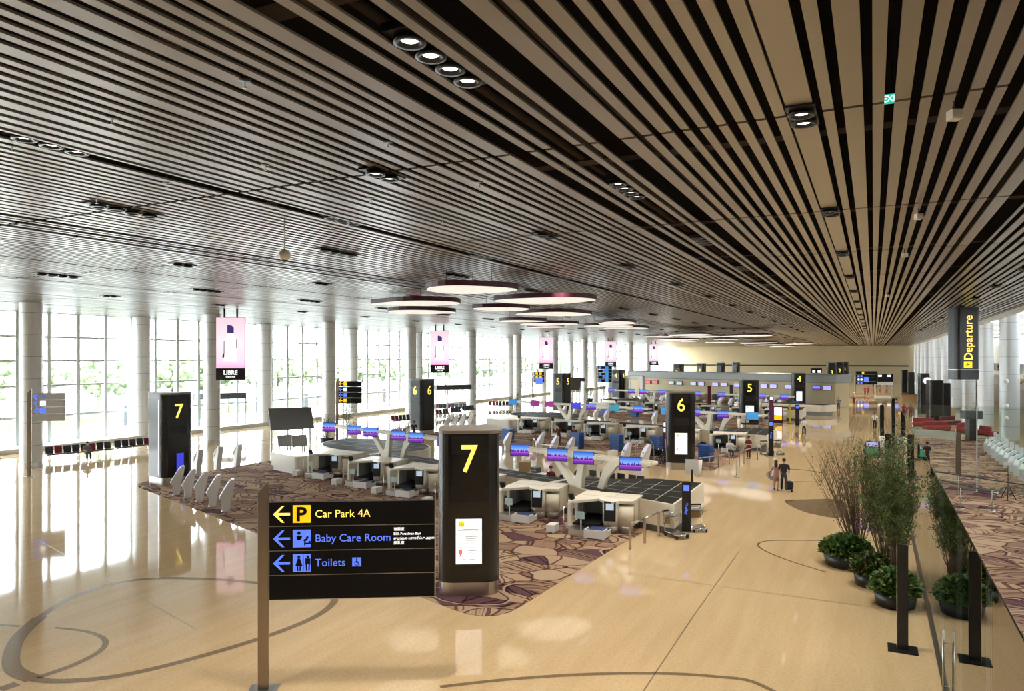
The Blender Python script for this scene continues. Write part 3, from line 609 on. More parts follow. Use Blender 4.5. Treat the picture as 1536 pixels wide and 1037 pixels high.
# ------------------------------------------------------------------ check-in islands
RI = math.radians(-17.5); CI, SI = math.cos(RI), math.sin(RI)
def isl(x, y, oy, z=0): return Vector((-9.7 + x * CI - y * SI, 27.2 + oy + x * SI + y * CI, z))   # island frame: x to the right, y to the back
def make_unit(loc, rz, label, grp):
    t = thing('bag_drop_machine', label, 'bag drop machine', loc, rz, grp)
    b = MB(); b.prism([(-1.36, .62), (-1.16, .5), (-.30, 1.5), (.0, 1.12), (.45, 1.03), (.62, 1.32), (1.15, 1.5), (1.17, 3.0), (-1.36, 3.0)], 1.22, 1.34)
    b.build('canopy', 'cream', t, bevel=.02)
    b = MB(); b.side([(.56, .2), (.78, .2), (.78, .82), (.86, 1.0), (1.1, 1.14), (1.5, 1.22), (.56, 1.22)], -1.36, -1.22); b.build('front_post', 'cream', t, bevel=.01)
    b = MB(); b.box(-1.36, -1.24, 1.45, 3.0, .3, 1.22); b.box(-.05, 1.15, 1.75, 3.0, .3, 1.22); b.box(-1.24, -.05, 2.85, 3.0, .3, 1.22); b.build('body', 'creamb', t, bevel=.015)
    MB().box(1.15, 1.155, 2.3, 2.31, .32, 1.2).box(-1.2, 1.1, 2.0, 2.012, 1.34, 1.343).box(.2, .212, 2.0, 2.98, 1.34, 1.343).build('panel_gaps', 'mid', t)
    MB().box(-1.24, -1.22, 1.45, 2.85, .3, 1.22).build('lane_wall', 'greyl', t); MB().box(-.09, -.05, 1.5, 2.85, .3, 1.22).build('lane_wall', 'greyl', t)
    MB().box(-1.22, -1.17, 2.0, 2.08, .3, 1.22).build('lane_divider', 'lgrey', t)
    MB().box(-1.22, -.09, 2.5, 2.54, .5, 1.22).build('lane_curtain', 'grey', t)
    MB().box(-1.22, -.10, .85, 2.85, .28, .40).build('conveyor_belt', 'black', t)
    MB().cyl(.24, 1.4, .3, 1.25, .34, n=24).build('kiosk_column', 'cream', t)
    MB().cyl(.80, 1.62, .3, 1.08, .33, n=24).build('side_column', 'cream', t)
    b = MB(); b.cyl(.24, 1.4, 0, .3, .33, n=20); b.cyl(.80, 1.62, 0, .3, .32, n=20); b.box(-1.3, 1.1, 1.7, 2.95, 0, .3); b.build('steel_plinth', 'steel', t)
    XK = Matrix.Translation((.24, 1.4, 0)) @ Matrix.Rotation(.22, 4, 'Z')
    f = MB(); f.X = XK; f.side([(-.30, .50), (-.42, .54), (-.37, 1.30), (-.22, 1.33)], -.26, .22); f = f.build('kiosk_panel', 'black', t, bevel=.02)
    q = MB(); q.X = XK; q.side([(-.28, .50), (-.40, .53), (-.36, 1.30), (-.22, 1.33)], .22, .255); q.build('panel_side', 'white', f)
    X = MB(); X.X = XK; X.side([(-.394, .98), (-.40, .98), (-.384, 1.25), (-.378, 1.25)], -.18, .14); X.build('touch_screen', 'scrd', f)
    b = MB(); b.prism([(-1.40, .42), (-1.2, .22), (-.46, .05), (-.46, .62), (-1.2, .8), (-1.40, .8)], 0, .27); b.build('front_plinth', 'steel', t, bevel=.01)
    w = MB(); w.side([(-.12, .05), (-.12, .38), (.35, .38), (.45, .26), (.82, .26), (.82, .05)], -.42, -.36).side([(-.12, .05), (-.12, .38), (.35, .38), (.45, .26), (.82, .26), (.82, .05)], .36, .42); w.box(-.36, .36, -.12, -.07, .05, .38)
    for xx in (-.4, .3):
        for yy in (-.1, .7): w.box(xx, xx + .1, yy, yy + .1, 0, .05)
    w = w.build('scale_box', 'white', t); MB().box(-.36, .36, -.07, .80, .20, .32).build('scale_belt', 'navy', w)
    MB().cyl(-.62, .12, 0, .80, .025, n=8).build('acrylic_post', 'white', t); MB().box(-.80, -.46, .06, .11, .74, 1.02).build('acrylic_holder', 'acryl', t); MB().cyl(-1.42, .3, 0, 1.1, .02, n=8).build('guard_post', 'steel', t)
    v = MB(); v.box(-2.12, -1.76, .1, .65, .05, .36)
    for xx in (-2.1, -1.86):
        for yy in (.12, .55): v.box(xx, xx + .08, yy, yy + .08, 0, .05)
    v.build('small_white_box', 'white', t, bevel=.01)
    q = MB(); q.box(-1.28, -1.20, .66, .80, 1.34, 1.40); q.X = Matrix.Translation((-1.24, .73, 1.49)) @ Matrix.Rotation(.4, 4, 'X'); q.box(-.12, .12, -.04, .04, -.12, .12); q.build('passport_camera', 'black', t)
    return t
UX = [.1, 4.1, 8.2, 12.4, 16.2, 20.5]
unit0 = None; RN = ['7', '6', '5']
for k, oy in enumerate(ROWY):
    for i, u in enumerate(UX):
        lab = 'cream bag drop machine in the %s row, ' % ['nearest', 'middle', 'farthest'][k] + nth(i, 'right')
        loc = isl(-.1 - u, 0, oy); UR = .03
        if unit0 is None: unit0 = make_unit(loc, UR, lab, 'bag drop machines')
        else: dup(unit0, loc, UR, lab)
    # end counter at the left and the raised dark-topped baggage platform behind the machines
    p = isl(-24.6, .6, oy); t = thing('end_counter', ['nearest', 'middle', 'farthest'][k] + ' plain cream counter at the left end of a machine row', 'counter', p, RI)
    MB().prism(rrect(3.4, 1.5, .3), .3, 1.12).build('body', 'cream', t); MB().prism(rrect(3.2, 1.3, .3), 0, .3).build('plinth', 'white', t)
    t = thing('baggage_platform', ['nearest', 'middle', 'farthest'][k] + ' low cream platform with dark tiled top behind the machines', 'platform', isl(0, 0, oy), RI)
    def L(x, y): # world to island
        v = Vector((x + 9.7, y - 27.2)); return (v.x * CI + v.y * SI, -v.x * SI + v.y * CI)
    A = L(-7.2, 29.2); Bp = L(-7.2, 34.9); Cc = L(-9.54, 35.1)
    R_ = [A, Bp, Cc, (-5.2, 4.6), (-5.2, 3.05)]
    st = [(-5.2, 3.05), (-5.2, 4.6), (-20, 4.4), (-20, 3.05)]
    el = [(-23.6 + 4.6 * math.cos(2 * PI * a / 28), 6.1 + 3.1 * math.sin(2 * PI * a / 28)) for a in range(28)]
    def inset(P, r): 
        c = Vector((sum(p[0] for p in P) / len(P), sum(p[1] for p in P) / len(P)))
        return [tuple(c + (Vector(p) - c) * r) for p in P]
    for nm, P in (('right_block', R_), ('middle_strip', st), ('rounded_end', el)):
        q = MB().prism(P, .28, 1.26).build(nm, 'cream', t); MB().prism(inset(P, .97), 0, .28).build('plinth', 'mid', q)
        MB().prism(inset(P, .965), 1.26, 1.275).build('dark_top', 'green', q)
        b = MB()
        if nm == 'right_block':
            for s in range(1, 4):
                f = s / 4; a0 = Vector(P[0]).lerp(Vector(P[1]), f); a1 = Vector(P[4]).lerp(Vector(P[3]), f); b.add(*band([a0.lerp(a1, .02), a1], .045, z=1.28))
            for s in range(1, 7):
                f = s / 7; b.add(*band([Vector(P[0]).lerp(Vector(P[4]), f), (Vector(P[0]).lerp(Vector(P[4]), f) + (Vector(P[1]) - Vector(P[0])) * (1 - .75 * f))], .045, z=1.28))
        elif nm == 'middle_strip':
            for s in range(1, 12): x = -5.2 - 14.8 * s / 12; b.add(*band([(x, 3.1), (x, 4.4)], .04, z=1.28))
            b.add(*band([(-5.2, 3.75), (-20, 3.75)], .04, z=1.28))
        else:
            for s in (-1.5, 0, 1.5): b.add(*band([(-23.6 - 3.9, 6.1 + s), (-23.6 + 3.9, 6.1 + s)], .05, z=1.28))
            for s in (-3, -1, 1, 3): b.add(*band([(-23.6 + s, 3.9), (-23.6 + s + .5, 8.3)], .05, z=1.28))
        b.build('pale_joints', 'pline', q)
# tree-shaped display pylons
def pylon(x, y, oy, disp, label, kinds):
    t = thing('display_pylon', label, 'display pylon', isl(x, y, oy), RI, 'white branching display pylons')
    b = MB(); b.plate([(-.22, 0), (.24, 0), (.2, .6), (.16, 1.3), (.26, 2.0), (.36, 2.66), (-.02, 2.66), (-.06, 2.3), (-.18, 1.82), (-.34, 1.66), (-.85, 2.12), (-1.4, 2.66), (-1.8, 2.66), (-1.15, 1.95), (-.5, 1.25), (-.26, .6)], -.13, .13)
    b.build('trunk', 'cream', t, bevel=.04)
    b = MB(); pts = [(.62, 0, .3), (.92, 0, .3), (.98, 0, 1.0), (1.25, 0, 1.75), (1.8, 0, 2.35), (2.3, 0, 2.68), (1.5, 0, 2.70), (1.05, 0, 2.2), (.75, 0, 1.4)]
    b.plate([(a, c) for a, _, c in pts], .3, .5); b.build('side_branch', 'cream', t, bevel=.03)
    x0, x1 = min(disp) - x - .3, max(disp) - x + .9
    b = MB(); b.box(x0, x1, -.14, -.02, 2.62, 2.80); b.box(x0, x1, .34, .44, 2.66, 2.80)
    n = int((x1 - x0) / 1.6)
    for i in range(n + 1): b.box(x0 + i * (x1 - x0) / n - .04, x0 + i * (x1 - x0) / n + .04, -.02, .34, 2.66, 2.76)
    b.build('beam', 'cream', t, bevel=.02)
    for i, dx in enumerate(disp):
        q = MB(); q.X = Matrix.Translation((dx - x, -.32, 2.68)) @ Matrix.Rotation(math.radians(30), 4, 'Z') @ Matrix.Rotation(-.12, 4, 'X')
        q.box(-.47, .47, -.03, .03, -.29, .29); q.m = 0; q.X = Matrix.Translation((dx - x, -.2, 2.68)); q.box(-.04, .04, -.08, .12, -.04, .04)
        q = q.build('display', 'black', t)
        s = MB().box(-.45, .45, -.006, 0, -.27, .27).build('screen', kinds[i % len(kinds)], q)
        s.matrix_local = Matrix.Translation((dx - x, -.32, 2.68)) @ Matrix.Rotation(math.radians(30), 4, 'Z') @ Matrix.Rotation(-.12, 4, 'X') @ Matrix.Translation((0, -.032, 0))
D1 = [-.43, -2.95, -4.5, -6.9]; D2 = [-12.4, -14.95, -16.6, -19.35, -21.1, -24.0]
pylon(-3.4, 3.1, 0, D1, 'white branching pylon with four blue city screens, right of the nearest tower', ['city'])
pylon(-18, 3.1, 0, D2, 'white branching pylon with six blue city screens, left of the nearest tower', ['city'])
pylon(-3.4, 3.1, 29, [.5, -2.0, -4.5, -7.2], 'white branching pylon partly hidden behind tower 6, with blue and teal screens', ['scrb', 'city', 'city', 'scrb'])
pylon(-18, 3.1, 29, [-10.0, -12.6, -15.2, -17.0, -20.3, -22.2, -25.2], 'white branching pylon with purple and blue screens in the row of tower 6', ['city', 'scrt', 'city', 'scri', 'scrm', 'scrm', 'scrb'])
pylon(-3.4, 3.1, 58.6, [-.3, -3.0, -5.0, -8.1], 'white branching pylon half hidden by tower 5', ['city'])
pylon(-18, 3.1, 58.6, [-11.5, -14, -16.6, -19.5, -21.3, -24.6], 'white branching pylon before the beige partition, its left-hand one', ['city', 'city', 'city', 'city', 'city'])
# self check-in kiosks
kiosk0 = None
def kiosk(loc, rz, label, grp):
    global kiosk0
    if kiosk0 is None:
        t = thing('self_checkin_kiosk', label, 'kiosk', loc, rz, grp)
        b = MB(); b.prism(rrect(.34, .38, .12, 4), 0, .05); b.side([(-.14, .05), (.19, .05), (.23, .55), (.34, .95), (.42, 1.42), (.38, 1.52), (.27, 1.52), (.04, 1.2), (-.22, .80), (-.26, .64), (-.15, .5)], -.17, .17)
        b.build('body', 'whitem', t, bevel=.05)
        hd = MB(); hd.X = Matrix.Translation((0, .0, 1.06)) @ Matrix.Rotation(math.radians(-31), 4, 'X')
        n = 20; hd.plate([(.23 * math.cos(2 * PI * i / n), .48 * math.sin(2 * PI * i / n)) for i in range(n)], -.05, .03); hd = hd.build('head', 'whitem', t)
        s = MB(); s.X = Matrix.Translation((0, .0, 1.06)) @ Matrix.Rotation(math.radians(-31), 4, 'X'); s.box(-.14, .14, -.056, -.05, .02, .33); s.build('screen', 'scrk', hd)
        s = MB(); s.X = Matrix.Translation((0, .0, 1.06)) @ Matrix.Rotation(math.radians(-31), 4, 'X'); s.box(-.08, .08, -.056, -.05, -.18, -.10); s.build('printer_slot', 'mid', hd)
        kiosk0 = t; return t
    return dup(kiosk0, loc, rz, label, grp)
KL = [(262, 735.5), (282, 745), (302, 752), (317.5, 760), (337, 767)]
for i, (x, y) in enumerate([(264, 743), (281, 748), (299, 753), (318, 760), (338, 768)]):
    kiosk(at(x, y), math.radians(-40), 'white slanted kiosk before the left tower 7, ' + nth(i, 'left') + ' of five', 'kiosks by the left tower 7')
for i, (x, y) in enumerate([(296, 711), (326, 705), (355, 701)]): kiosk(at(x, y), math.radians(-100), 'white kiosk by the column right of left tower 7, ' + nth(i, 'left') + ' of three', 'kiosks by the column')
for i, px in enumerate((670, 681, 693, 705)): kiosk(atd(px, 71 + i * 1.2), math.radians(-80), 'white kiosk in front of the black seats, ' + nth(i, 'left') + ' of four', 'kiosks near the black seats')
for i, (px, d) in enumerate(((760, 55.5), (808, 54), (830, 52.8), (854, 51.8), (938, 48.6), (967, 47.6))): kiosk(atd(px, d), math.radians(-42), 'white kiosk on the carpet edge left of tower 6, ' + nth(i, 'left') + ' of six', 'kiosks before row 6')
for i, (px, d) in enumerate(((845, 86), (861, 84.5), (877, 83), (893, 82), (909, 80.5), (981, 77), (1079, 104), (1095, 103), (1148, 99), (1168, 98))): kiosk(atd(px, d), math.radians(-40), 'small distant white kiosk before towers 5 and 4, ' + nth(i, 'left') + ' of ten', 'kiosks before row 5')
for i, px in enumerate((960, 975, 990, 1005)): kiosk(atd(px, 108), math.radians(-40), 'tiny white kiosk near the far number 4 tower, ' + nth(i, 'left') + ' of four', 'kiosks before row 4')
# beige partition wall of row 4 with display pairs
a0 = Vector((-4.9, 114.3)); a1 = Vector((-40.5, 131.2)); dv = (a1 - a0); LW = dv.length; ang = math.atan2(-dv.y, -dv.x)
t = thing('partition_building', 'long beige check-in building with grey top band behind tower 4', 'partition', (a1.x, a1.y, 0), ang)
MB().box(0, LW, 0, 4, 0, 3.5).build('beige_wall', 'wallb', t); MB().prism([(-.6, -.3), (LW + .3, -.3), (LW + .3, 4.2), (-.6, 4.2)], 3.5, 4.75).build('grey_top_band', 'wallg', t, bevel=.15)
def disp_on(px, kind, i):
    # solve position on wall front line for picture column px
    u = (px - 768) / FPX; dx, dy = -math.sin(YAW) + u * math.cos(YAW), math.cos(YAW) + u * math.sin(YAW)
    den = dx * dv.y - dy * dv.x; s = (a0.x * dv.y - a0.y * dv.x) / den; P = Vector((dx * s, dy * s)); s_ = (P - a1).dot(-dv.normalized())
    q = MB().box(s_ - .62, s_ + .62, -.25, -.15, 2.45, 3.12); q.box(s_ - .1, s_ + .1, -.15, 0, 2.7, 2.9); q = q.build('display', 'black', t); MB().box(s_ - .57, s_ + .57, -.256, -.25, 2.5, 3.07).build('screen', kind, q)
for i, (px, kd) in enumerate(((973, 'scrr'), (984, 'scrr'), (1008, 'scrd'), (1020, 'scrd'), (1041, 'scrd'), (1053, 'scrk'), (1074, 'scrk'), (1087, 'scrk'), (1107, 'scrk'), (1147, 'scrk'), (1161, 'scrk'), (1184, 'scrk'), (1226, 'city'), (1242, 'scrk'))): disp_on(px, kd, i)
# stand before partition: row 4 machines
for i, x in enumerate((6, 11, 16, 21, 26, 31)):
    n = (a0 - a1).normalized(); P = a1 + n * x; nrm = Vector((n.y, -n.x)); P = P + nrm * 3.6
    dup(unit0, (P.x, P.y, 0), ang, 'tiny bag drop machine against the beige partition wall, ' + nth(i, 'left') + ' of six', 'bag drop machines of row 4')
p = atd(1205, 92); t = thing('end_counter', 'cream counter with dark top right in front of tower 4', 'counter', (p.x, p.y, 0), RI)
b = MB().prism(smooth_corner([(-6, -1), (3, -1), (3.4, 2.6), (-6, 2.6)], .8), .5, 1.25); b.build('body', 'cream', t); MB().prism(smooth_corner([(-6, -.8), (2.8, -.8), (3.0, 2.4), (-6, 2.4)], .8), 0, .5).build('plinth', 'grey', t); MB().prism([(-5.8, .2), (2.4, .2), (2.6, 2.3), (-5.8, 2.3)], 1.25, 1.265).build('dark_top', 'green', t)
p = atd(960, 128); t = thing('entrance_portal', 'white rounded portal opening at the left end of the beige partition', 'portal', (p.x + 3.0, p.y - 7.0, 0), ang)
b = MB(); b.box(-4.5, -3.9, -.3, .3, 0, 3.6); b.box(-1, -.4, -.3, .3, 0, 3.6); b.box(-4.5, -.4, -.3, .3, 3.6, 4.2); b.build('frame', 'white', t, bevel=.1)
# information desk on row 6 carpet
p = at(880, 705); t = thing('information_desk', 'cream hexagonal desk with a dark glazed slot, in front of the row 6 machines', 'desk', (p.x, p.y, 0), math.radians(-6))
b = MB(); b.plate([(-1.6, 1.25), (1.5, 1.25), (1.6, 1.1), (1.0, .45), (-.8, .45), (-1.65, 1.05)], -.2, .2); b.plate([(-.6, 0), (.6, 0), (.7, .45), (-.5, .45)], -.15, .15); b.box(-1.62, -1.3, -.2, 1.3, .9, 1.25); b.box(1.2, 1.6, -.2, 1.3, .9, 1.25); b.build('counter', 'cream', t, bevel=.02)
MB().box(-1.3, 1.15, -.212, -.2, .92, 1.14).build('glazed_slot', 'mid', t); MB().box(-.7, .5, -.212, -.2, .55, .8).build('front_recess', 'creamb', t)
# tray stacks, pillars, stands, bins
def tray_stack(loc, rz, n, label):
    t = thing('tray_stack', label, 'tray stack', loc, rz, 'blue tray stacks')
    for i in range(n):
        b = MB(); z = .1 + i * .15; b.box(-.42, .42, -.32, .32, z, z + .10); b.box(-.46, .46, -.36, .36, z + .10, z + .13); b.build('tray', 'blue', t)
    MB().box(-.4, .4, -.3, .3, 0, .1).build('trolley_base', 'dark', t)
for i, (px, d, n) in enumerate(((762, 62, 7), (866, 57.5, 8), (925, 56, 8), (985, 55, 8), (1059, 50.5, 7), (952, 88, 7), (907, 90, 5), (1070, 83, 7), (1084, 82, 7), (1193, 101, 7))): tray_stack(atd(px, d), RI, n, 'stack of blue baggage trays by the machines, ' + nth(sorted((762, 866, 925, 985, 1059, 952, 907, 1070, 1084, 1193)).index(px), 'left'))
def pillar(px, d, h, w, m, label, txt_, m2, sq):
    p = atd(px, d); t = thing('information_pillar', label, 'pillar', p, YAW - math.atan((px - 768) / FPX))
    MB().box(-w / 2, w / 2, -.08, .08, .02, h).build('body', m, t, bevel=.01); MB().box(-w / 2 - .12, w / 2 + .12, -.2, .2, 0, .02).build('base_plate', 'steel', t)
    for i in range(sq): MB().box(-w * .32, w * .32, -.09, -.08, h - .12 - w * .65 - i * .38, h - .12 - i * .38).build('symbol_square', m2, t)
    if txt_: text('lettering', txt_, .17, m2, t, (-.05, -.085, h - .25 - w * .65 - .36 * sq), (PI / 2, PI / 2, 0), .01)
pillar(1029.5, 30.1, 2.05, .36, 'black', 'black info pillar with a blue symbol beside the luggage trolleys, nearest one', 'Trolley', 'bluee', 1)
pillar(1156.5, 53.2, 2.6, .36, 'black', 'black info pillar with a blue symbol near the end of the tower 6 row', 'Trolley', 'bluee', 1)
pillar(1196, 77, 2.2, .4, 'black', 'black info pillar with a small blue symbol before tower 4', '', 'bluee', 1)
pillar(998.5, 49.5, 2.9, .42, 'purple', 'tall purple info pillar just left of tower 6', 'Business', 'scr', 2)
pillar(1157, 69, 3.6, .4, 'purple', 'tall purple info pillar behind the black info pillar', '', 'scr', 1)
pillar(1064, 98, 3.4, .45, 'redd', 'distant dark red info pillar before the partition wall', '', 'scr', 0)
pillar(1097, 112, 3.0, .5, 'dark', 'distant dark green info pillar against the beige wall', '', 'scr', 0)
p = atd(1167, 80); t = thing('notice_stand', 'notice stand with white poster and yellow foot before tower 4', 'stand', p, YAW * .3)
MB().box(-.5, .5, -.1, .1, .1, 1.9).build('board', 'redd', t); MB().box(-.4, .4, -.11, -.1, .85, 1.75).build('poster', 'scr', t); MB().box(-.4, .4, -.11, -.1, .35, .8).build('yellow_notice', 'yel2', t)
MB().box(-.55, .55, -.25, .25, 0, .1).build('foot', 'black', t)
p = atd(1185, 79); t = thing('notice_stand', 'narrow yellow and white post stand left of tower 4\'s black pillar', 'stand', p, 0)
MB().box(-.08, .08, -.05, .05, 0, 2.2).build('post', 'flower', t); MB().box(-.3, .3, -.2, .2, 0, .05).build('foot', 'black', t)
for px, d, lab in ((1038, 40.3, 'grey tilted notice board stand behind the dark platform end, below tower 6'), (1118, 72, 'white tilted notice board stand at the foot of tower 5')):
    p = atd(px, d); t = thing('notice_stand', lab, 'stand', p, YAW - .2)
    q = MB(); q.X = Matrix.Rotation(-.12, 4, 'X'); q.box(-.36, .36, -.02, .02, .75, 1.55); q.build('board', 'lgrey', t); MB().box(-.05, .05, 0, .06, 0, 1.0).build('post', 'black', t); MB().box(-.3, .3, -.15, .2, 0, .03).build('foot', 'black', t)
def bin_(loc, h, r, m, label):
    t = thing('waste_bin', label, 'bin', loc); MB().lathe(0, 0, [(0, 0), (r * .75, 0), (r, h), (r * .85, h), (r * .8, h - .05), (0, h - .05)], 18).build('body', m, t); MB().lathe(0, 0, [(r * .84, h), (r * .84, h + .02), (r * .5, h + .02), (r * .45, h - .04)], 18).build('rim', 'black', t)
bin_(atd(1046.5, 44.2), 1.0, .28, 'white', 'tapered white waste bin at the right foot of tower 6')
bin_(atd(1327, 57), 1.05, .38, 'white', 'tapered white bin on the walkway beyond the planters')
bin_(atd(1110, 74), 1.0, .28, 'white', 'tapered white waste bin at the foot of tower 5')
# queue rails
def rail(pts, label, h=1.0, mid=False):
    b0 = pts[0]; t = thing('queue_rail', label, 'rail', (b0.x, b0.y, 0)); b = MB()
    for p in pts: q = p - b0; MB().box(q.x - .04, q.x + .04, q.y - .04, q.y + .04, 0, h).build('post', 'steel', t)
    for a, c in zip(pts[:-1], pts[1:]): b.tube([(a.x - b0.x, a.y - b0.y, h - .05), (c.x - b0.x, c.y - b0.y, h - .05)], .035, 6)
    b.build('top_rail', 'steel', t)
rail([at(945, 824), at(967, 815), at(988, 804), at(1008, 795)], 'steel queue rail along the carpet edge at the right end of row 7')
rail([at(1109, 700), at(1116, 697), at(1136, 690), at(1150, 686)], 'steel queue rail at the right end of row 6')
rail([at(1050, 705), at(1064, 703), at(1078, 701), at(1094, 697)], 'low black-topped queue rail between tower 6 and the seated man', .8)
rail([at(745, 680), at(800, 674), at(806, 684), at(862, 690)], 'thin black queue rail on the row 6 carkpet'.replace('carkpet', 'carpet'), .9)
for i, (px, py) in enumerate(((1105, 716),)): 
    t = thing('queue_post', 'single steel queue post on the carpet edge right of tower 6', 'post', at(px, py)); MB().cyl(0, 0, .03, 1.0, .03, n=8).build('pole', 'steel', t); MB().cyl(0, 0, 0, .03, .16).build('foot', 'steel', t)
# luggage trolleys
def trolley(loc, rz, label):
    t = thing('luggage_trolley', label, 'trolley', loc, rz, 'luggage trolleys')
    b = MB()
    for s in (-.28, .28):
        b.tube([(s, -.45, .16), (s, .35, .2), (s, .42, .5), (s, .45, .98)], .02, 6); b.tube([(s, .42, .5), (s, .1, .75), (s, .05, .98)], .014, 6)
    b.tube([(-.28, .45, .98), (.28, .45, .98)], .022, 6); b.tube([(-.28, .05, .98), (.28, .05, .98)], .014, 6); b.tube([(-.28, -.45, .16), (.28, -.45, .16)], .02, 6)
    b.build('frame', 'chrome', t)
    MB().box(-.24, .24, -.42, .3, .17, .19).build('load_deck', 'steel', t); MB().box(-.25, .25, .40, .43, .45, .75).build('back_panel', 'wood', t); MB().box(-.28, .28, .42, .48, .96, 1.02).build('handle_grip', 'black', t); MB().box(-.26, .26, .06, .42, .80, .82).build('basket', 'mid', t)
    for x, y in ((-.26, -.38), (.26, -.38), (-.26, .36), (.26, .36)):
        q = MB(); q.X = Matrix.Translation((x, y, .09)) @ Matrix.Rotation(PI / 2, 4, 'Y'); q.cyl(0, 0, -.02, .02, .09, n=12); q.build('wheel', 'black', t)
trolley(at(1014, 806), .9, 'chrome luggage trolley on the floor edge, left of the black info pillar')
trolley(at(1046, 796), .5, 'chrome luggage trolley tucked right of the black info pillar')
trolley(at(1150, 683), .6, 'distant luggage trolley left of the second black info pillar'); trolley(at(1168, 682), .4, 'distant luggage trolley right of the second black info pillar')
# staff desks with equipment behind the strip
def deskset(px, d, label, x2=1.2):
    p = atd(px, d); t = thing('staff_desk', label, 'desk', p, RI); MB().box(-x2, x2, -.35, .35, .70, .75).build('desktop', 'dark', t)
    MB().box(-x2 + .05, -x2 + .6, -.3, .3, 0, .7).box(x2 - .6, x2 - .05, -.3, .3, 0, .7).build('pedestals', 'black', t)
    for x in (-.6, .1, .6): q = MB(); q.box(x - .22, x + .22, -.02, .02, .85, 1.15); q.box(x - .03, x + .03, 0, .03, .75, .9); q.box(x - .12, x + .12, -.08, .1, .75, .77); q.build('monitor', 'black', t)
    c = thing('office_chair', 'black office chair at the ' + label.replace('black ', ''), 'chair', p + Vector((-1.5, .4, 0)), .5); MB().cyl(0, 0, .45, .53, .24).build('seat', 'black', c); q = MB(); q.ball((0, .22, .85), .22, .9, sy=.3); q.build('backrest', 'black', c); q = MB().cyl(0, 0, .06, .45, .03)
    for i in range(5): q.tube([(0, 0, .08), (.26 * math.cos(i * 1.257), .26 * math.sin(i * 1.257), .04)], .02, 5)
    q.build('base', 'blackm', c)
deskset(903, 38.6, 'black staff desk with monitors behind the row 7 strip, left one'); deskset(946, 37.6, 'black staff desk with monitors behind the row 7 strip, right one', 1.0)
p = atd(787, 40); t = thing('cardboard_box', 'tan cardboard box on a low white cabinet behind row 7', 'box', p + Vector((0, 0, .95)), .3); MB().box(-.3, .3, -.25, .25, 0, .55).build('box', 'wood', t, bevel=.01); MB().box(-.3, .3, -.03, .03, .55, .555).build('tape', 'creamb', t)
t = thing('low_cabinet', 'low white cabinet behind the row 7 strip, under the tan box', 'cabinet', p, RI); MB().box(-.9, 1.6, -.4, .4, .1, .95).build('body', 'white', t); MB().box(-.85, 1.55, -.35, .35, 0, .1).build('plinth', 'dark', t); MB().box(.33, .35, -.41, -.4, .15, .9).build('door_gap', 'dark', t)
p = atd(800, 39.6); t = thing('printer', 'dark printer on the low white cabinet', 'printer', p + Vector((.15, .0, .95)), RI); MB().box(-.22, .22, -.2, .2, 0, .3).build('body', 'dark', t, bevel=.02); MB().box(-.18, .18, -.25, -.2, .12, .15).build('paper_tray', 'lgrey', t)
# wheelchairs parked left of tower 6
for i in range(5):
    p = atd(975 + i * 6.5, 49.3 + (i % 2) * .7); t = thing('wheelchair', 'black wheelchair left of tower 6, ' + nth(i, 'left') + ' of five', 'wheelchair', p, .3 + i * .2, 'wheelchairs')
    for s in (-.22, .22):
        q = MB(); q.X = Matrix.Translation((s, 0, .31)) @ Matrix.Rotation(PI / 2, 4, 'Y')
        pr = [(.31 + .02 * math.cos(a * PI / 3), .02 * math.sin(a * PI / 3)) for a in range(7)]; q.lathe(0, 0, pr, 18)
        for a in range(4): q.tube([(.3 * math.cos(a * PI / 4), .3 * math.sin(a * PI / 4), 0), (-.3 * math.cos(a * PI / 4), -.3 * math.sin(a * PI / 4), 0)], .006, 4)
        q.build('wheel', 'blackm', t)
    q = MB()
    for s in (-.2, .2): q.tube([(s, .25, .98), (s, .2, .5), (s, -.3, .5), (s, -.4, .08)], .014, 6)
    q.build('frame', 'chrome', t); MB().box(-.2, .2, -.25, .2, .48, .52).build('seat', 'black', t); MB().box(-.2, .2, .18, .22, .52, .9).build('backrest', 'black', t)
p = atd(967, 49.2); t = thing('luggage_arch_cart', 'brass-arched luggage cart behind the kiosk left of tower 6', 'cart', p, YAW)
b = MB()
for yy in (-.3, .3): b.tube([(-.55, yy, .2)] + [(-.55 * math.cos(a * PI / 10), yy * (1 - .5 * math.sin(a * PI / 10)), 1.25 + .55 * math.sin(a * PI / 10)) for a in range(11)] + [(.55, yy, .2)], .022, 6)
b.build('arch', 'chrome', t); MB().box(-.6, .6, -.35, .35, .14, .2).build('deck', 'mid', t)
MB().cyl(-.5, -.28, 0, .14, .06).cyl(.5, -.28, 0, .14, .06).cyl(-.5, .28, 0, .14, .06).cyl(.5, .28, 0, .14, .06).build('wheels', 'black', t)
# slanted dark boards on the left
def slant(px, d, w, z0, z1, label, tilt=-.25, m='dark', rz=YAW):
    p = atd(px, d); t = thing('slanted_board', label, 'board', p, rz)
    q = MB(); q.X = Matrix.Translation((0, 0, (z0 + z1) / 2)) @ Matrix.Rotation(tilt, 4, 'X'); h = (z1 - z0); q.box(-w / 2, w / 2, -.06, .06, -h / 2, h / 2); q.build('board', m, t, bevel=.02)
    MB().box(-w / 2 + .1, -w / 2 + .2, .1, .2, 0, z0 + .4).box(w / 2 - .2, w / 2 - .1, .1, .2, 0, z0 + .4).build('legs', 'steel', t)
slant(437, 51, 3.0, 2.1, 3.75, 'large dark slanted information board on two legs left of the cream counters', tilt=-.5, rz=1.0, m='mid')
slant(428, 56, 1.15, .35, 1.25, 'blue-grey slanted board under the large dark board, left one', m='grey', tilt=-.4, rz=1.0); slant(449, 55, 1.15, .45, 1.35, 'blue-grey slanted board under the large dark board, right one', m='grey', tilt=-.4, rz=1.0)
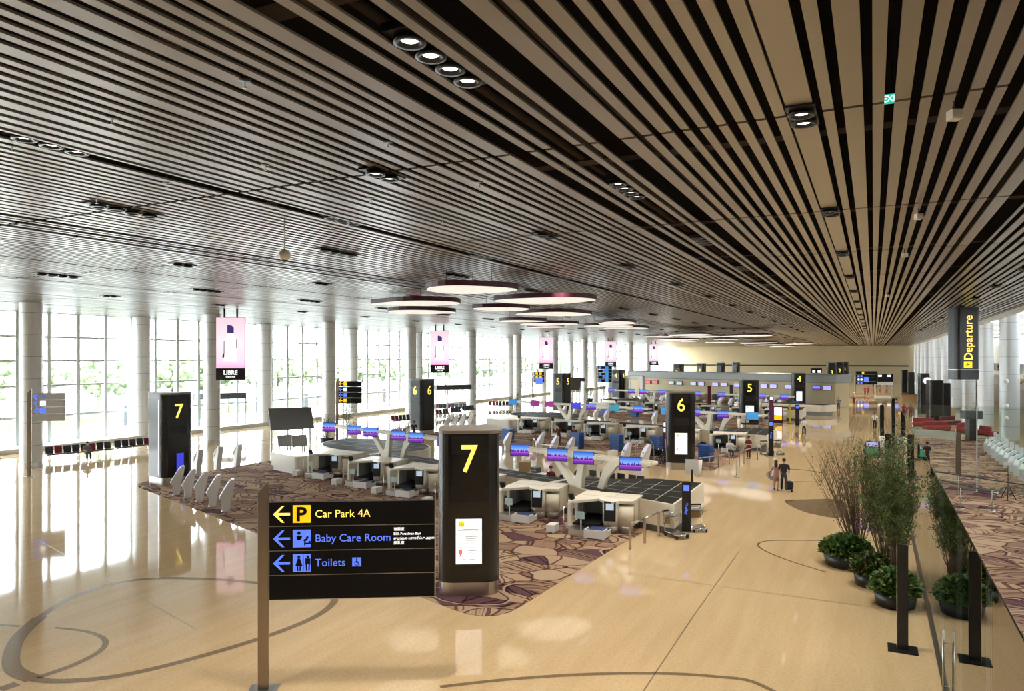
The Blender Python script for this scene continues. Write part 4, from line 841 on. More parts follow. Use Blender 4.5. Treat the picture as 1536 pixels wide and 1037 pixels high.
slant(860, 112, 2.3, 2.2, 4.2, 'distant black slanted board between the far towers 5 and 4', .25)
# glass entrance vestibules on the window side
for i, (px, d, w) in enumerate(((330, 74, 5.0), (680, 96, 5.0), (858, 128, 5.0))):
    p = atd(px, d); t = thing('entrance_vestibule', 'glass entrance with black header by the windows, ' + nth(i, 'left') + ' of three', 'entrance', p, YAW + .5)
    MB().box(-w / 2, w / 2, -.3, .5, 3.0, 3.6).build('header', 'dark', t)
    for x in (-w / 2, -w / 6, w / 6, w / 2): MB().box(x - .05, x + .05, -.05, .05, 0, 3.0).build('door_post', 'steel', t)
    MB().add([(-w / 2, 0, 0), (w / 2, 0, 0), (w / 2, 0, 3), (-w / 2, 0, 3)], [(0, 1, 2, 3)]).build('door_glass', 'glass', t)
# ------------------------------------------------------------------ seats
def bench(pts, cols, label, grp, face=1):
    t = thing('seat_bench', label, 'bench', (pts[0].x, pts[0].y, 0), 0, grp); o = pts[0]; n = len(cols); dvv = (pts[1] - pts[0]); u = dvv.normalized(); nv = Vector((u.y, -u.x, 0)) * face
    b = MB(); b.tube([(0, 0, .36), tuple(dvv + Vector((0, 0, .36)))], .04, 6)
    for f in (.08, .5, .92): q = dvv * f; b.tube([(q.x, q.y, .36), tuple(q + nv * .25 + Vector((0, 0, .02)))], .025, 5); b.tube([(q.x, q.y, .36), tuple(q - nv * .25 + Vector((0, 0, .02)))], .025, 5)
    b.build('beam_and_feet', 'chrome', t)
    for i, c in enumerate(cols):
        q = dvv * ((i + .5) / n); q.z = 0; w = dvv.length / n * .42
        s = MB(); X = Matrix(((u.x, -nv.x, 0, q.x), (u.y, -nv.y, 0, q.y), (0, 0, 1, 0), (0, 0, 0, 1))); s.X = X
        s.box(-w, w, -.42, .08, .42, .48); s.X = X @ Matrix.Translation((0, .1, .46)) @ Matrix.Rotation(-.2, 4, 'X'); s.box(-w, w, -.03, .03, 0, .5); s.build('seat', c, t)
S, G_, R1 = 'seatk', 'seatg', 'maroon'
for i, (x0, y0, x1, y1, cs) in enumerate(((68, 692, 121, 687, [S, R1, S, S]), (122, 687, 168, 682, [S, R1, S, G_]), (172, 681, 227, 675, [S, S, G_, G_, R1]))): bench([at(x0, y0), at(x1, y1)], cs, 'row of black and maroon seats by the window ledge, ' + nth(i, 'left') + ' of three', 'seats by the left windows')
for i, (x0, y0, x1, y1) in enumerate(((588, 630, 616, 627),)): bench([at(x0, y0 + 8), at(x1, y1 + 8)], [R1, R1, S, S, S], 'maroon and black seats left of the far tower 6', 'seats', 1)
for i, (x0, y0, x1, y1, cs) in enumerate(((655, 627, 674, 625, [R1, S, S, S]), (677, 624, 692, 622, [S, S, S, S]), (694, 621, 712, 619, [S, S, S, S, S]))): bench([at(x0, y0), at(x1, y1)], cs, 'block of black seats right of far tower 6, ' + nth(i, 'left') + ' of three', 'black seats by far tower 6')
bench([atd(733, 104), atd(768, 104)], [R1, R1, R1, S, S, S, S], 'distant maroon and black seats before the far windows', 'seats'); bench([atd(652, 98), atd(700, 98)], [R1, S, S, R1, S, S, S, S], 'pale far row of seats behind the black seat block', 'seats'); bench([at(274, 672), at(284, 671)], [R1, R1], 'two maroon seats just right of the left tower 7', 'seats')
# red sofas and gates on the right
for i, (px, d, m, w) in enumerate(((1385, 76, 'red', 2.0), (1405, 72, 'red', 2.4), (1425, 78, 'redd', 2.2), (1447, 70, 'red', 2.0), (1467, 68, 'red', 1.4), (1484, 67, 'red', 1.6))):
    p = atd(px, d); t = thing('red_sofa', 'red lounge sofa on the right-hand carpet, ' + nth(i, 'left') + ' of six', 'sofa', p, .4 * i, 'red sofas'); MB().box(-w / 2, w / 2, -.45, .45, .1, .45).build('seat', m, t, bevel=.06); MB().box(-w / 2, w / 2, .25, .45, .45, .9).build('backrest', m, t, bevel=.06); MB().box(-w / 2 + .1, w / 2 - .1, -.35, .35, 0, .1).build('base', 'black', t)
for i in range(11):
    p = at(1486, 678).lerp(at(1560, 735), i / 10); t = thing('automated_gate', 'white automated gate cabinet at the right edge, ' + nth(i, 'left'), 'gate', (p.x, p.y, 0), YAW - 1.0, 'white automated gates')
    b = MB(); b.side([(-.8, 0), (.8, 0), (.8, .75), (.55, 1.05), (.1, 1.12), (-.5, 1.0), (-.8, .7)], -.14, .14); b.build('cabinet', 'seatw', t, bevel=.04); MB().side([(-.45, .9), (.2, 1.06), (.2, 1.135), (-.5, 1.02)], -.06, .06).build('reader_slot', 'dark', t); MB().box(-.1, .1, .7, .8, 1.0, 1.45).build('end_post', 'seatw', t)
p = atd(1457, 63); t = thing('lectern', 'black lectern standing on the right-hand carpet', 'lectern', p, .5); MB().box(-.35, .35, -.3, .3, .02, 1.9).build('column', 'black', t, bevel=.02); MB().box(-.75, .75, -.4, .4, 1.9, 2.6).build('top', 'dark', t, bevel=.03)
# bronze portal frame beyond the glass
p0 = at(1437.5, 712); d0 = (p0.x * -math.sin(YAW) + p0.y * math.cos(YAW)); p1 = Vector((1.6, p0.y + 2.2, 0)); t = thing('bronze_door_frame', 'bronze portal frame standing on the right-hand carpet behind the glass', 'door frame', (p0.x, p0.y, 0), 0); q = p1 - p0
MB().box(-.14, .14, -.14, .14, 0, 2.5).build('post', 'steelw', t); MB().box(q.x - .14, q.x + .14, q.y - .14, q.y + .14, 0, 2.5).build('post', 'steelw', t)
b = MB(); u = q.normalized(); nv = Vector((-u.y, u.x, 0)) * .14; b.add([tuple(v) for v in (-nv + Vector((0, 0, 2.1)), q - nv + Vector((0, 0, 2.1)), q + nv + Vector((0, 0, 2.1)), nv + Vector((0, 0, 2.1)), -nv + Vector((0, 0, 2.6)), q - nv + Vector((0, 0, 2.6)), q + nv + Vector((0, 0, 2.6)), nv + Vector((0, 0, 2.6)))], [(0, 3, 2, 1), (4, 5, 6, 7), (0, 1, 5, 4), (1, 2, 6, 5), (2, 3, 7, 6), (3, 0, 4, 7)]); b.build('lintel', 'steelw', t)
# tripod, stanchions with belt
p = at(1512, 750); t = thing('tripod_stand', 'black tripod stand with a small white box on the right-hand carpet', 'tripod', p)
b = MB()
for a in (0.3, 2.4, 4.5): b.tube([(0, 0, .75), (.38 * math.cos(a), .38 * math.sin(a), 0)], .02, 6)
b.tube([(0, 0, .4), (0, 0, 1.75)], .018, 6); b.build('legs_and_pole', 'black', t); MB().box(-.16, .16, -.08, .08, 1.75, 1.9).build('sensor_box', 'white', t)
st_ = []
for i, (px, py) in enumerate(((1441, 764), (1488, 768), (1438, 745), (1483, 676))):
    p = at(px, py); st_.append(p); t = thing('belt_stanchion', 'thin steel belt stanchion on the right-hand carpet, ' + nth(i, 'camera'), 'stanchion', p, 0, 'belt stanchions'); MB().cyl(0, 0, 0, .03, .16).build('foot', 'steel', t); MB().cyl(0, 0, .03, 1.0, .02, n=8).build('pole', 'steel', t)
def strip(a, c, z, h, m, name, label, cat):
    t = thing(name, label, cat, (a.x, a.y, 0)); q = c - a; n = Vector((-q.y, q.x, 0)).normalized() * .01
    MB().add([tuple(v) for v in (-n + Vector((0, 0, z)), q - n + Vector((0, 0, z)), q + n + Vector((0, 0, z)), n + Vector((0, 0, z)), -n + Vector((0, 0, z + h)), q - n + Vector((0, 0, z + h)), q + n + Vector((0, 0, z + h)), n + Vector((0, 0, z + h)))], [(0, 3, 2, 1), (4, 5, 6, 7), (0, 1, 5, 4), (1, 2, 6, 5), (2, 3, 7, 6), (3, 0, 4, 7)]).build('band', m, t)
strip(at(1400, 745, 0), at(1488, 768, 0), .9, .06, 'black', 'barrier_belt', 'black barrier belt strung between the steel stanchions on the right', 'belt')
strip(at(1403, 735), at(1560, 762), .95, .06, 'black', 'barrier_belt', 'longer black barrier belt behind the first, on the right', 'belt')
b = MB(); b.add(*band([at(1447, 668), at(1470, 700), at(1502, 724)], .06, z=.018)); tag(b.build('floor_tape', 'red'), 'red tape line across the right-hand carpet', 'tape')
# ------------------------------------------------------------------ glass partition at right with door hardware
for i in range(16):
    y0 = 8.0 + 4.0 * i; w = MB(); w.add([(x_, y_, z_) for x_ in (1.40, 1.42) for y_ in (y0, y0 + 4) for z_ in (.06, 4.25)], [(0, 1, 3, 2), (4, 6, 7, 5), (1, 5, 7, 3)])
    t = thing('glass_panel', 'tall glass partition panel right of the walkway, ' + nth(i, 'camera'), 'glass panel', (0, 0, 0), 0, 'glass partition panels'); w.build('pane', 'glassg', t)
    b = MB().box(1.406, 1.414, y0, y0 + .008, .06, 4.25); b.build('edge_joint', 'mid', t); MB().box(1.34, 1.48, y0, y0 + 4.0, 0, .06).build('floor_channel', 'steel', t)
for i in range(3):
    t = thing('glass_panel', 'glass cross partition beyond the right-hand carpet, ' + nth(i, 'left') + ' of three', 'glass panel', (0, 0, 0), 0, 'cross glass panels'); MB().box(1.6 + 3.4 * i, 4.95 + 3.4 * i, 46, 46.03, .02, 4.6).build('pane', 'glassg', t); MB().box(4.95 + 3.4 * i, 5.0 + 3.4 * i, 45.99, 46.04, 0, 4.6).build('edge_joint', 'frame', t)
t = thing('door_handle', 'pair of long vertical steel door pulls on the near glass panel', 'door handle', (1.41, 17.6, 0)); MB().tube([(-.1, 0, .1), (-.1, 0, 1.5)], .022, 8).tube([(.1, 0, .1), (.1, 0, 1.5)], .022, 8).tube([(-.1, 0, 1.25), (.1, 0, 1.25)], .012, 6).tube([(-.1, 0, .35), (.1, 0, .35)], .012, 6).build('pulls', 'steel', t)
# black monolith posts
def mono(loc, rz, w, h, label, plate=1.0):
    t = thing('black_post', label, 'post', loc, rz); MB().box(-w / 2, w / 2, -.07, .07, .03, h).build('slab', 'black', t, bevel=.008); MB().box(-plate / 2, plate / 2, -plate * .42, plate * .42, 0, .03).build('base_plate', 'blackm', t); MB().box(-w / 2 - .012, -w / 2, -.07, .07, .03, h).build('steel_edge', 'steel', t)
mono(at(1354, 975), .0, .24, 2.6, 'black slab post on a square base plate, nearest the camera by the glass', .66)
mono(atd(1323, 60), 0, .3, 3.3, 'black slab post rising behind the white bin on the walkway'); mono(atd(1341.5, 57), 0, .38, 4.0, 'tallest black slab post on the walkway, right of the white bin'); mono(atd(1332, 44), 0, .35, 2.6, 'black slab post just behind the planter shrubs')
mono(atd(1353, 52), 0, .2, 3.4, 'thin black post by the glass partition beyond the planters', .6)
# security table with monitor
p = atd(1306, 45.5); t = thing('inspection_table', 'black-framed table on the walkway behind the twiggy shrub', 'table', p, YAW * .2); b = MB()
for x in (-.9, .9):
    for y in (-.4, .4): b.tube([(x, y, 0), (x, y, 1.0)], .025, 6)
b.box(-.92, .92, -.42, .42, 1.0, 1.03); b.build('frame', 'blackm', t)
t = thing('monitor', 'monitor with a blue and white screen on the black-framed table', 'monitor', p + Vector((.12, -.1, 1.03)), -.15); MB().box(-.42, .42, -.04, .04, .08, .95).build('casing', 'black', t); MB().box(-.36, .3, -.05, -.04, .62, .9).build('screen_top', 'scrk', t); MB().box(-.36, .3, -.05, -.04, .15, .58).build('screen_bottom', mat('green_screen', (.02, .2, .1), .3, emit=(.02, .18, .10), es=.8), t); MB().box(-.12, .12, -.1, .1, 0, .08).build('stand', 'black', t)
for z in (5.25, 3.2, 2.15):
    t = thing('column_spotlight', {5.25: 'topmost', 3.2: 'middle', 2.15: 'lowest'}[z] + ' white globe spotlight fixed to the rightmost pale column', 'spotlight', (9.85, 72.2, z)); MB().ball((0, -.12, 0), .2, n=12, m=8).build('globe', 'whitem', t); MB().box(-.05, .05, -.05, .3, -.05, .05).build('bracket', 'steel', t)
t = thing('rib_sculpture', 'sculpture of white curved ribs behind the rightmost columns', 'sculpture', (17.5, 86, 0), .4)
for i in range(8):
    b = MB(); b.tube([(-1.2 + i * .45 + .5 * math.sin(a * PI / 8), -.1 * i, 2.0 + a * .42 + i * .12) for a in range(9)], .09, 6, .05); b.build('rib', 'whitem', t)
MB().tube([(-1.6, 0, 2.0), (2.4, -.8, 2.9)], .12, 6).build('rib_carrier', 'steel', t); MB().cyl(0, -.2, 0, 2.4, .18, n=10).build('support', 'steel', t)
t = thing('rib_sculpture', 'smaller gold ribbed sculpture between the two rightmost columns', 'sculpture', (14.6, 92, 0), .2)
for i in range(7):
    b = MB(); b.tube([(-1.2 + i * .4 + .3 * math.sin(a * PI / 6), 0, 4.2 + a * .22 + i * .25) for a in range(7)], .07, 6, .04); b.build('rib', 'gold', t)
MB().tube([(-1.2, 0, 4.3), (1.4, 0, 5.9)], .08, 6).build('rib_carrier', 'gold', t); MB().cyl(0, 0, 0, 5.0, .08, n=8).build('support', 'steel', t)
p = atd(1384, 118); t = thing('curved_counter', 'brown curved wooden counter on the right of the concourse', 'counter', p, -.5); MB().prism(smooth_corner([(-3.5, -.6), (3.5, -1.0), (3.8, .6), (-3.2, .9)], .6), 0, 1.1).build('body', 'wood', t); MB().prism(smooth_corner([(-3.6, -.7), (3.6, -1.1), (3.9, .7), (-3.3, 1.0)], .6), 1.1, 1.18).build('top', 'twig', t)
p = atd(1419, 92); t = thing('lit_shop_stand', 'small orange-lit shop stand right of the wide dark pillars', 'shop stand', p, .2); MB().box(-.9, .9, -.5, .5, 0, .9).build('counter', 'wood', t); MB().box(-.9, .9, .3, .5, .9, 2.2).build('back_panel', 'white', t); MB().box(-.7, .5, .26, .3, 1.1, 1.9).build('lit_panel', 'orange', t)
b = MB().box(16, 30, 20, 243, 4.7, 5.3); struct(b.build('trim_7', 'white')); b = MB().box(15.95, 16.0, 20, 243, 5.3, 6.4); struct(b.build('trim_8', 'glassg'))
# ------------------------------------------------------------------ plants
def leaves(rnd, n, fn, size, m0=0, nm=1, thin=.35):
    b = MB()
    for i in range(n):
        c, out = fn(rnd); s = size * rnd.uniform(.6, 1.3); d = (out + Vector((rnd.uniform(-.6, .6), rnd.uniform(-.6, .6), rnd.uniform(-.2, .7)))).normalized()
        sd = d.cross(Vector((rnd.uniform(-1, 1), rnd.uniform(-1, 1), 1))).normalized() * s * thin; up = sd.cross(d).normalized() * s * .12
        b.m = rnd.randrange(nm) if nm > 1 else 0
        b.add([c, c + d * s * .45 + sd - up * -1, c + d * s - up * 2, c + d * s * .45 - sd + up, c + d * s * .5 - up * .3], [(0, 1, 4), (1, 2, 4), (2, 3, 4), (3, 0, 4)])
    return b
def planter(loc, r, h, label, seed, fl):
    t = thing('planter_bush', label, 'planter', loc, 0, 'round planters by the glass'); rnd = random.Random(seed)
    MB().lathe(0, 0, [(0, 0), (r * .82, 0), (r * .95, .42), (r * .9, .42), (r * .88, .36), (0, .36)], 28).build('pot', 'pot', t); MB().cyl(0, 0, .33, .37, r * .86, n=24).build('soil', 'soil', t)
    def fn(q):
        a = q.uniform(0, 2 * PI); e = q.uniform(0, 1) ** .6; ph = q.uniform(0, PI / 2); rr = r * 1.02 * (.55 + .45 * e)
        v = Vector((math.cos(a) * math.cos(ph), math.sin(a) * math.cos(ph), math.sin(ph) * h / r)); return v * rr + Vector((0, 0, .36)), Vector((v.x, v.y, v.z + .3))
    o = leaves(rnd, 2000, fn, .17, nm=5).build('foliage', ['leaf', 'leaf', 'leaf2', 'leaf', 'leaf3' if seed == 2 else 'leaf'], t)
    b = MB()
    for i in range(10): c, _ = fn(rnd); b.ball(tuple(c * 1.04), .05 if i > 2 else .085, n=6, m=4)
    b.build('flowers', fl, t)
p1_, p2_, p3_ = at(1270, 848), at(1309, 878), at(1343, 908)
planter(p1_, .82, .62, 'left and rearmost round planter with green foliage and yellow flowers', 1, 'flower'); planter(p2_, .60, .55, 'middle round planter with reddish and green leaves', 2, 'flower'); planter(p3_, .62, .6, 'nearest round planter of dark green leaves beside the black slab post', 3, 'leaf2')
for o in list(bpy.data.objects):
    if o.get('label', '').startswith('left and rearmost'):
        b = MB(); rr = random.Random(4)
        for i in range(70): b.ball((.55 + rr.uniform(-.28, .28), .55 + rr.uniform(-.28, .28), 1.35 + rr.uniform(-.2, .35)), .035, n=5, m=3)
        b.build('lilac_flowers', 'lilac', o)
def shrub(loc, H, spread, lean, label, seed, leafn, stems=46, m='leaf2', name='twiggy_shrub', r0=.014):
    t = thing(name, label, 'shrub', loc); rnd = random.Random(seed); b = MB(); tips = []
    for i in range(stems):
        a = rnd.uniform(0, 2 * PI); sp = rnd.uniform(.15, 1) * spread; h = H * rnd.uniform(.72, 1.05) * (1 - .12 * sp / spread); pts = []
        for k in range(7):
            f = k / 6; pts.append(Vector((math.cos(a) * sp * f ** .75 * .9 + lean[0] * f * f + rnd.uniform(-.05, .05), math.sin(a) * sp * f ** .75 * .9 + lean[1] * f * f + rnd.uniform(-.05, .05), .3 + h * f)))
        b.tube(pts, r0, 4, .004)
        for j in range(7):
            k = rnd.randrange(2, 6); q = pts[k]; L_ = H * rnd.uniform(.12, .3); dd = Vector((rnd.uniform(-1, 1), rnd.uniform(-1, 1), rnd.uniform(1.1, 2.4))).normalized()
            e1 = q + dd * L_ * .5; e2 = q + (dd + Vector((rnd.uniform(-.3, .3), rnd.uniform(-.3, .3), .3))).normalized() * L_; b.tube([q, e1, e2], .006, 3, .003); tips += [e1, e2]
        tips += pts[3:]
    b.build('branches', 'twig', t)
    if leafn:
        def fn(q): c = q.choice(tips); return c + Vector((q.uniform(-.1, .1), q.uniform(-.1, .1), q.uniform(-.1, .1))), Vector((q.uniform(-1, 1), q.uniform(-1, 1), .4))
        leaves(rnd, leafn, fn, .085, nm=2, thin=.22).build('leaves', [m, 'leaf'], t)
shrub(p1_ + Vector((.25, .5, 0)), 3.9, 1.45, (-.55, .3), 'bare reddish-brown twiggy shrub rising from the left planter', 11, 500, 60)
shrub(p2_ + Vector((.35, .9, 0)), 4.4, 1.15, (.0, .5), 'tall leafy green shrub rising between the planters and the glass', 12, 9500, 50)
shrub(p3_ + Vector((.05, 1.6, 0)), 3.4, .8, (.1, .5), 'leafy shrub close to the glass, behind the nearest planter', 13, 6000, 34)
for i, (px, d, H, lab) in enumerate(((520, 60, 3.3, 'dark bushy palm in a planter behind the left white pylon'), (490, 61, 2.0, 'smaller bush left of the dark palm behind the pylon'), (772, 84, 3.2, 'sparse indoor tree before the far windows right of the grey column'), (905, 118, 3.6, 'dark bushy indoor tree left of the far number 4 tower'), (884, 119, 2.4, 'small dark bush left of the far indoor tree'))):
    shrub(atd(px, d), H, 1.0 if i != 2 else 1.1, (0, 0), lab, 30 + i, 1500 if i != 2 else 700, 16, 'leaf', 'indoor_tree', .02)
    MB().lathe(0, 0, [(0, 0), (.5, 0), (.6, .5), (0, .45)], 14).build('pot', 'pot', list(C.objects)[-1].parent)
p = atd(1462, 69); shrub(p, 2.3, .6, (0, 0), 'small dark potted palm beside the right-hand columns', 41, 500, 10, 'leaf', 'indoor_tree', .02)
# ------------------------------------------------------------------ people
_pp = {}
def skin_mesh(name, V, Ed, R, mats, lev=2, root=0):
    me = bpy.data.meshes.new(name); me.from_pydata([tuple(v) for v in V], Ed, []); o = bpy.data.objects.new(name, me); C.objects.link(o)
    md = o.modifiers.new('s', 'SKIN'); md.branch_smoothing = .6
    for i, sv in enumerate(me.skin_vertices[0].data): sv.radius = R[i] if isinstance(R[i], tuple) else (R[i], R[i]); sv.use_root = (i == root)
    o.modifiers.new('u', 'SUBSURF').levels = lev; o.modifiers[-1].render_levels = lev
    dg = bpy.context.evaluated_depsgraph_get(); m2 = bpy.data.meshes.new_from_object(o.evaluated_get(dg)); bpy.data.objects.remove(o)
    m2.materials.clear()
    for m in mats: m2.materials.append(M[m])
    for p in m2.polygons: p.use_smooth = True
    return m2
def person(loc, rz, label, top, legs, pose='walk', h=1.7, long=False, skirt=None, shoes='trk', hair_long=False, group=None, bag=False, arms='down', tie=False):
    t = thing('person', label, 'person', loc, rz, group); k = h / 1.72; sw = .20 if not long else .17
    st = {'walk': .16, 'stand': .0, 'sit': 0}[pose]
    hip = .92; V = []; E_ = []; R = []
    def v(x, y, z, r): V.append((x * k, y * k, z * k)); R.append(tuple(a * k for a in r) if isinstance(r, tuple) else r * k); return len(V) - 1
    def chain(*ids):
        for a, c in zip(ids[:-1], ids[1:]): E_.append((a, c))
    hz = hip if pose != 'sit' else .50
    dz = hz - hip
    pel = v(0, 0, hz, (.145, .10)); wa = v(0, .0, hz + .18, (.125, .09)); ch = v(0, 0, hz + .38, (.15, .10)); nk = v(0, 0, hz + .55, .055); hd0 = v(0, -.01, hz + .63, .068); hd = v(0, -.02, hz + .71, (.076, .092)); tp = v(0, -.01, hz + .77, (.055, .065))
    chain(pel, wa, ch, nk, hd0, hd, tp)
    legv = []
    for s in (-1, 1):
        f = s * st
        if pose == 'sit': a = v(s * .09, -.02, hz - .02, .085); kn = v(s * .11, -.44, hz, .06); an = v(s * .11, -.46, .09, .04); toe = v(s * .12, -.62, .035, .032)
        else: a = v(s * .09, 0, hz - .1, .088); kn = v(s * .10, -f * .5 - .02, .49, .058); an = v(s * .10, -f + (.05 if f < 0 else 0), .09 + (.03 if f < 0 else 0), .037); toe = v(s * .11, -f - .14, .035, .032)
        chain(pel, a, kn, an, toe); legv.append((a, kn, an, toe))
    armv = []
    for s in (-1, 1):
        sh = v(s * sw, 0, hz + .47, .052); zz = hz - .92
        if pose == 'sit' or arms == 'fold': el = v(s * .25, -.02, hz + .2, .038); wr = v(s * .13, -.27, hz + .17, .026); hn = v(s * .08, -.33, hz + .17, (.03, .016))
        elif arms == 'hug' and s > 0: el = v(.34, .05, hz + .24, .038); wr = v(.46, .13, hz + .22, .026); hn = v(.52, .12, hz + .23, (.03, .016))
        else: el = v(s * .25, .03, hz + .21, .038); wr = v(s * .26, -.05 + s * st * .5, hz - .04, .026); hn = v(s * .26, -.07 + s * st * .5, hz - .13, (.022, .036))
        chain(ch, sh, el, wr, hn); armv.append((sh, el, wr, hn))
        hx, hy, hzz = [c / k for c in V[hn]]; dn = -1 if not (pose == 'sit' or arms == 'fold') else 0
        for q in range(4): f1 = v(hx + (0 if dn else (q - 1.5) * .012), hy + ((q - 1.5) * .019 if dn else -.05), hzz + (-.05 - .01 * (q in (1, 2)) if dn else (.0)), .009); chain(hn, f1); 
        th = v(hx - s * .03, hy - .03, hzz + .0, .009); chain(wr, th)
    Rb = list(R)
    for i_ in (pel, wa, ch): Rb[i_] = tuple(x * .78 for x in R[i_])
    for l_ in legv: Rb[l_[0]] = R[l_[0]] * .85
    for l_ in armv: Rb[l_[0]] = R[l_[0]] * .85
    body = skin_mesh('body', V, E_, Rb, ['skin'], 1)
    bo = bpy.data.objects.new('body', body); C.objects.link(bo); bo.parent = t
    def sub(name, chains, m, grow, lev=1):
        ids = []; [ids.append(i) for c in chains for i, _ in c if i not in ids]; mp = {i: n for n, i in enumerate(ids)}; rr = {}
        for c in chains:
            for i, g in c: rr[i] = g
        ed = set()
        for c in chains:
            for (a, _), (d, _) in zip(c[:-1], c[1:]): ed.add((mp[a], mp[d]))
        Rr = [tuple(x * rr[i] + grow * k for x in (R[i] if isinstance(R[i], tuple) else (R[i], R[i]))) for i in ids]
        me = skin_mesh(name, [V[i] for i in ids], list(ed), Rr, [m], lev); o = bpy.data.objects.new(name, me); C.objects.link(o); o.parent = t; return o
    L0, L1_ = legv; A0, A1 = armv
    sub('trousers' if not long else 'leggings', [[(wa, .92), (pel, 1), (L0[0], 1), (L0[1], 1.05), (L0[2], 1.3)], [(wa, .92), (pel, 1), (L1_[0], 1), (L1_[1], 1.05), (L1_[2], 1.3)]], legs, .012)
    sub('shirt', [[(pel, 1), (wa, 1), (ch, 1.02), (nk, .9)], [(ch, 1.02), (A0[0], 1), (A0[1], 1.1)], [(ch, 1.02), (A1[0], 1), (A1[1], 1.1)]], top, .026)
    for l in (L0, L1_): a, c = Vector(V[l[2]]), Vector(V[l[3]]); q = MB(); q.ball(((a.x + c.x) / 2, (a.y + c.y) / 2 - .01, max(c.z, .045 * k)), .075 * k, .55, sy=1.7, sx=.6); q.build('shoe', shoes, t)
    hv = Vector(V[hd]); q = MB(); q.ball((hv.x, hv.y + .022 * k, hv.z + .03 * k), .098 * k, 1.02, n=14, m=10, sy=1.08)
    if hair_long: q.ball((hv.x, hv.y + .07 * k, hv.z - .14 * k), .10 * k, 1.9, sy=.6)
    q.build('hair', 'hair', t)
    q = MB(); 
    for s in (-1, 1): q.ball((hv.x + s * .03 * k, hv.y - .088 * k, hv.z + .005 * k), .011 * k, n=6, m=4)
    q.m = 1; q.ball((hv.x, hv.y - .1 * k, hv.z - .02 * k), .016 * k, 1.3, n=6, m=5); q.m = 2; q.ball((hv.x, hv.y - .088 * k, hv.z - .052 * k), .02 * k, .35, n=8, m=4)
    q.m = 1
    for s in (-1, 1): q.ball((hv.x + s * .082 * k, hv.y + .01 * k, hv.z), .02 * k, 1.3, n=6, m=5, sx=.4)
    q.build('face_features', ['hair', 'skin', 'redd'], t)
    if skirt:
        q = MB(); q.lathe(0, 0, [(.13 * k, (hz + .2) * k), (.165 * k, (hz + .02) * k), (.20 * k, (hz - .35) * k), (.18 * k, (hz - .35) * k), (.14 * k, (hz) * k)], 18, 1, .8); q.build('skirt', skirt, t)
    if tie: q = MB(); q.plate([(-.02, (hz + .5) * k), (.02, (hz + .5) * k), (.035, (hz + .15) * k), (0, (hz + .1) * k), (-.035, (hz + .15) * k)], -.135 * k, -.13 * k); q.build('tie', 'trk', t)
    if bag:
        q = MB(); q.box(-.16, .16, .12, .30, 1.02, 1.48); q.build('backpack', 'denim', t, bevel=.05)
    return t
def face_to(loc, away=False):
    a = math.atan2(loc.y, loc.x); return a - PI / 2 + (PI if away else 0) + 0.0
def P_(px, py, away, *a, **k):
    p = at(px, py); return person(p, math.atan2(p.x, -p.y) + (PI if away else 0) + k.pop('turn', 0) + PI * 0 if False else (math.atan2(-p.x, p.y)) + (PI if away else 0) + k.pop('turn', 0), *a, **k)
cp = at(1176, 738)
person(cp, math.atan2(-cp.x, cp.y) + PI + .1, 'person in dark T-shirt and navy trousers walking away with an arm round a companion', 'trk', 'denim', h=1.78, shoes='shoe', group=None)
c2 = at(1164, 736); person(c2, math.atan2(-c2.x, c2.y) + PI - .1, 'person with long dark hair in a dusty pink dress walking away', 'pinkc', 'skin', h=1.62, long=True, skirt='pinkc', hair_long=True, arms='down')
t = thing('shoulder_bag', 'white shoulder bag at the side of the person in pink', 'bag', atd(1159.5, 39.6, .75), .3); MB().box(-.05, .05, -.16, .16, 0, .32).build('bag_body', 'white', t, bevel=.03); MB().tube([(0, -.14, .3), (.03, 0, .62), (0, .14, .3)], .008, 5).build('strap', 'white', t)
p = at(1183.5, 738); t = thing('rolling_bag', 'black rolling bag pulled by the person in dark clothes', 'luggage', p, .4); MB().box(-.22, .22, -.17, .17, .12, .58).build('bag_body', 'trk', t, bevel=.12); MB().tube([(-.12, .12, .7), (-.12, .12, .95), (.12, .12, .95), (.12, .12, .7)], .01, 5).build('handle', 'steel', t); MB().cyl(-.15, 0, 0, .12, .05).cyl(.15, 0, 0, .12, .05).build('wheels', 'black', t)
P_(1206, 655, True, 'person in white shirt and black trousers walking away before tower 4\'s counter', 'shirtw', 'trk')
P_(1312, 645, False, 'person in white shirt with dark tie standing on the walkway beyond the shrubs', 'shirtw', 'trk', pose='stand', tie=True)
P_(1356, 626, True, 'left of two people in red uniforms walking on the right of the concourse', 'red', 'red', h=1.6, skirt='red', long=True, group='people in red uniform'); P_(1366, 627, False, 'right of two people in red uniforms walking on the right of the concourse', 'red', 'red', h=1.6, skirt='red', long=True)
for i, (x, y, lab) in enumerate(((1297.5, 593, 'left of the two people in red before the distant blue sign'), (1302.5, 593, 'right of the two people in red before the distant blue sign'), (1310, 583, 'distant person in red under the overhead sign, left of a pair'), (1315, 583, 'distant person in red under the overhead sign, right of a pair'), (1320, 582, 'distant person in brown-red by the gate board'), (1330, 582, 'distant person in red below the right white square board'), (1281, 610, 'person in red standing by the partition end'))): P_(x, y, i % 2, lab, 'red', 'redd', h=1.6, skirt='red', long=True)
P_(1338, 583, True, 'distant person in black right of the red-clad staff', 'trk', 'trk'); P_(1258, 615, True, 'person in grey seated figure'.replace(' seated figure', '') + ' standing at the right end of the beige partition', 'greyc', 'trk')
P_(1272, 603, False, 'person in black beside the partition end sign', 'trk', 'trk')
p = at(131, 690); person(p, math.atan2(-p.x, p.y) + .2, 'person in grey sitting alone on the window-side seats', 'greyc', 'denim', pose='sit')
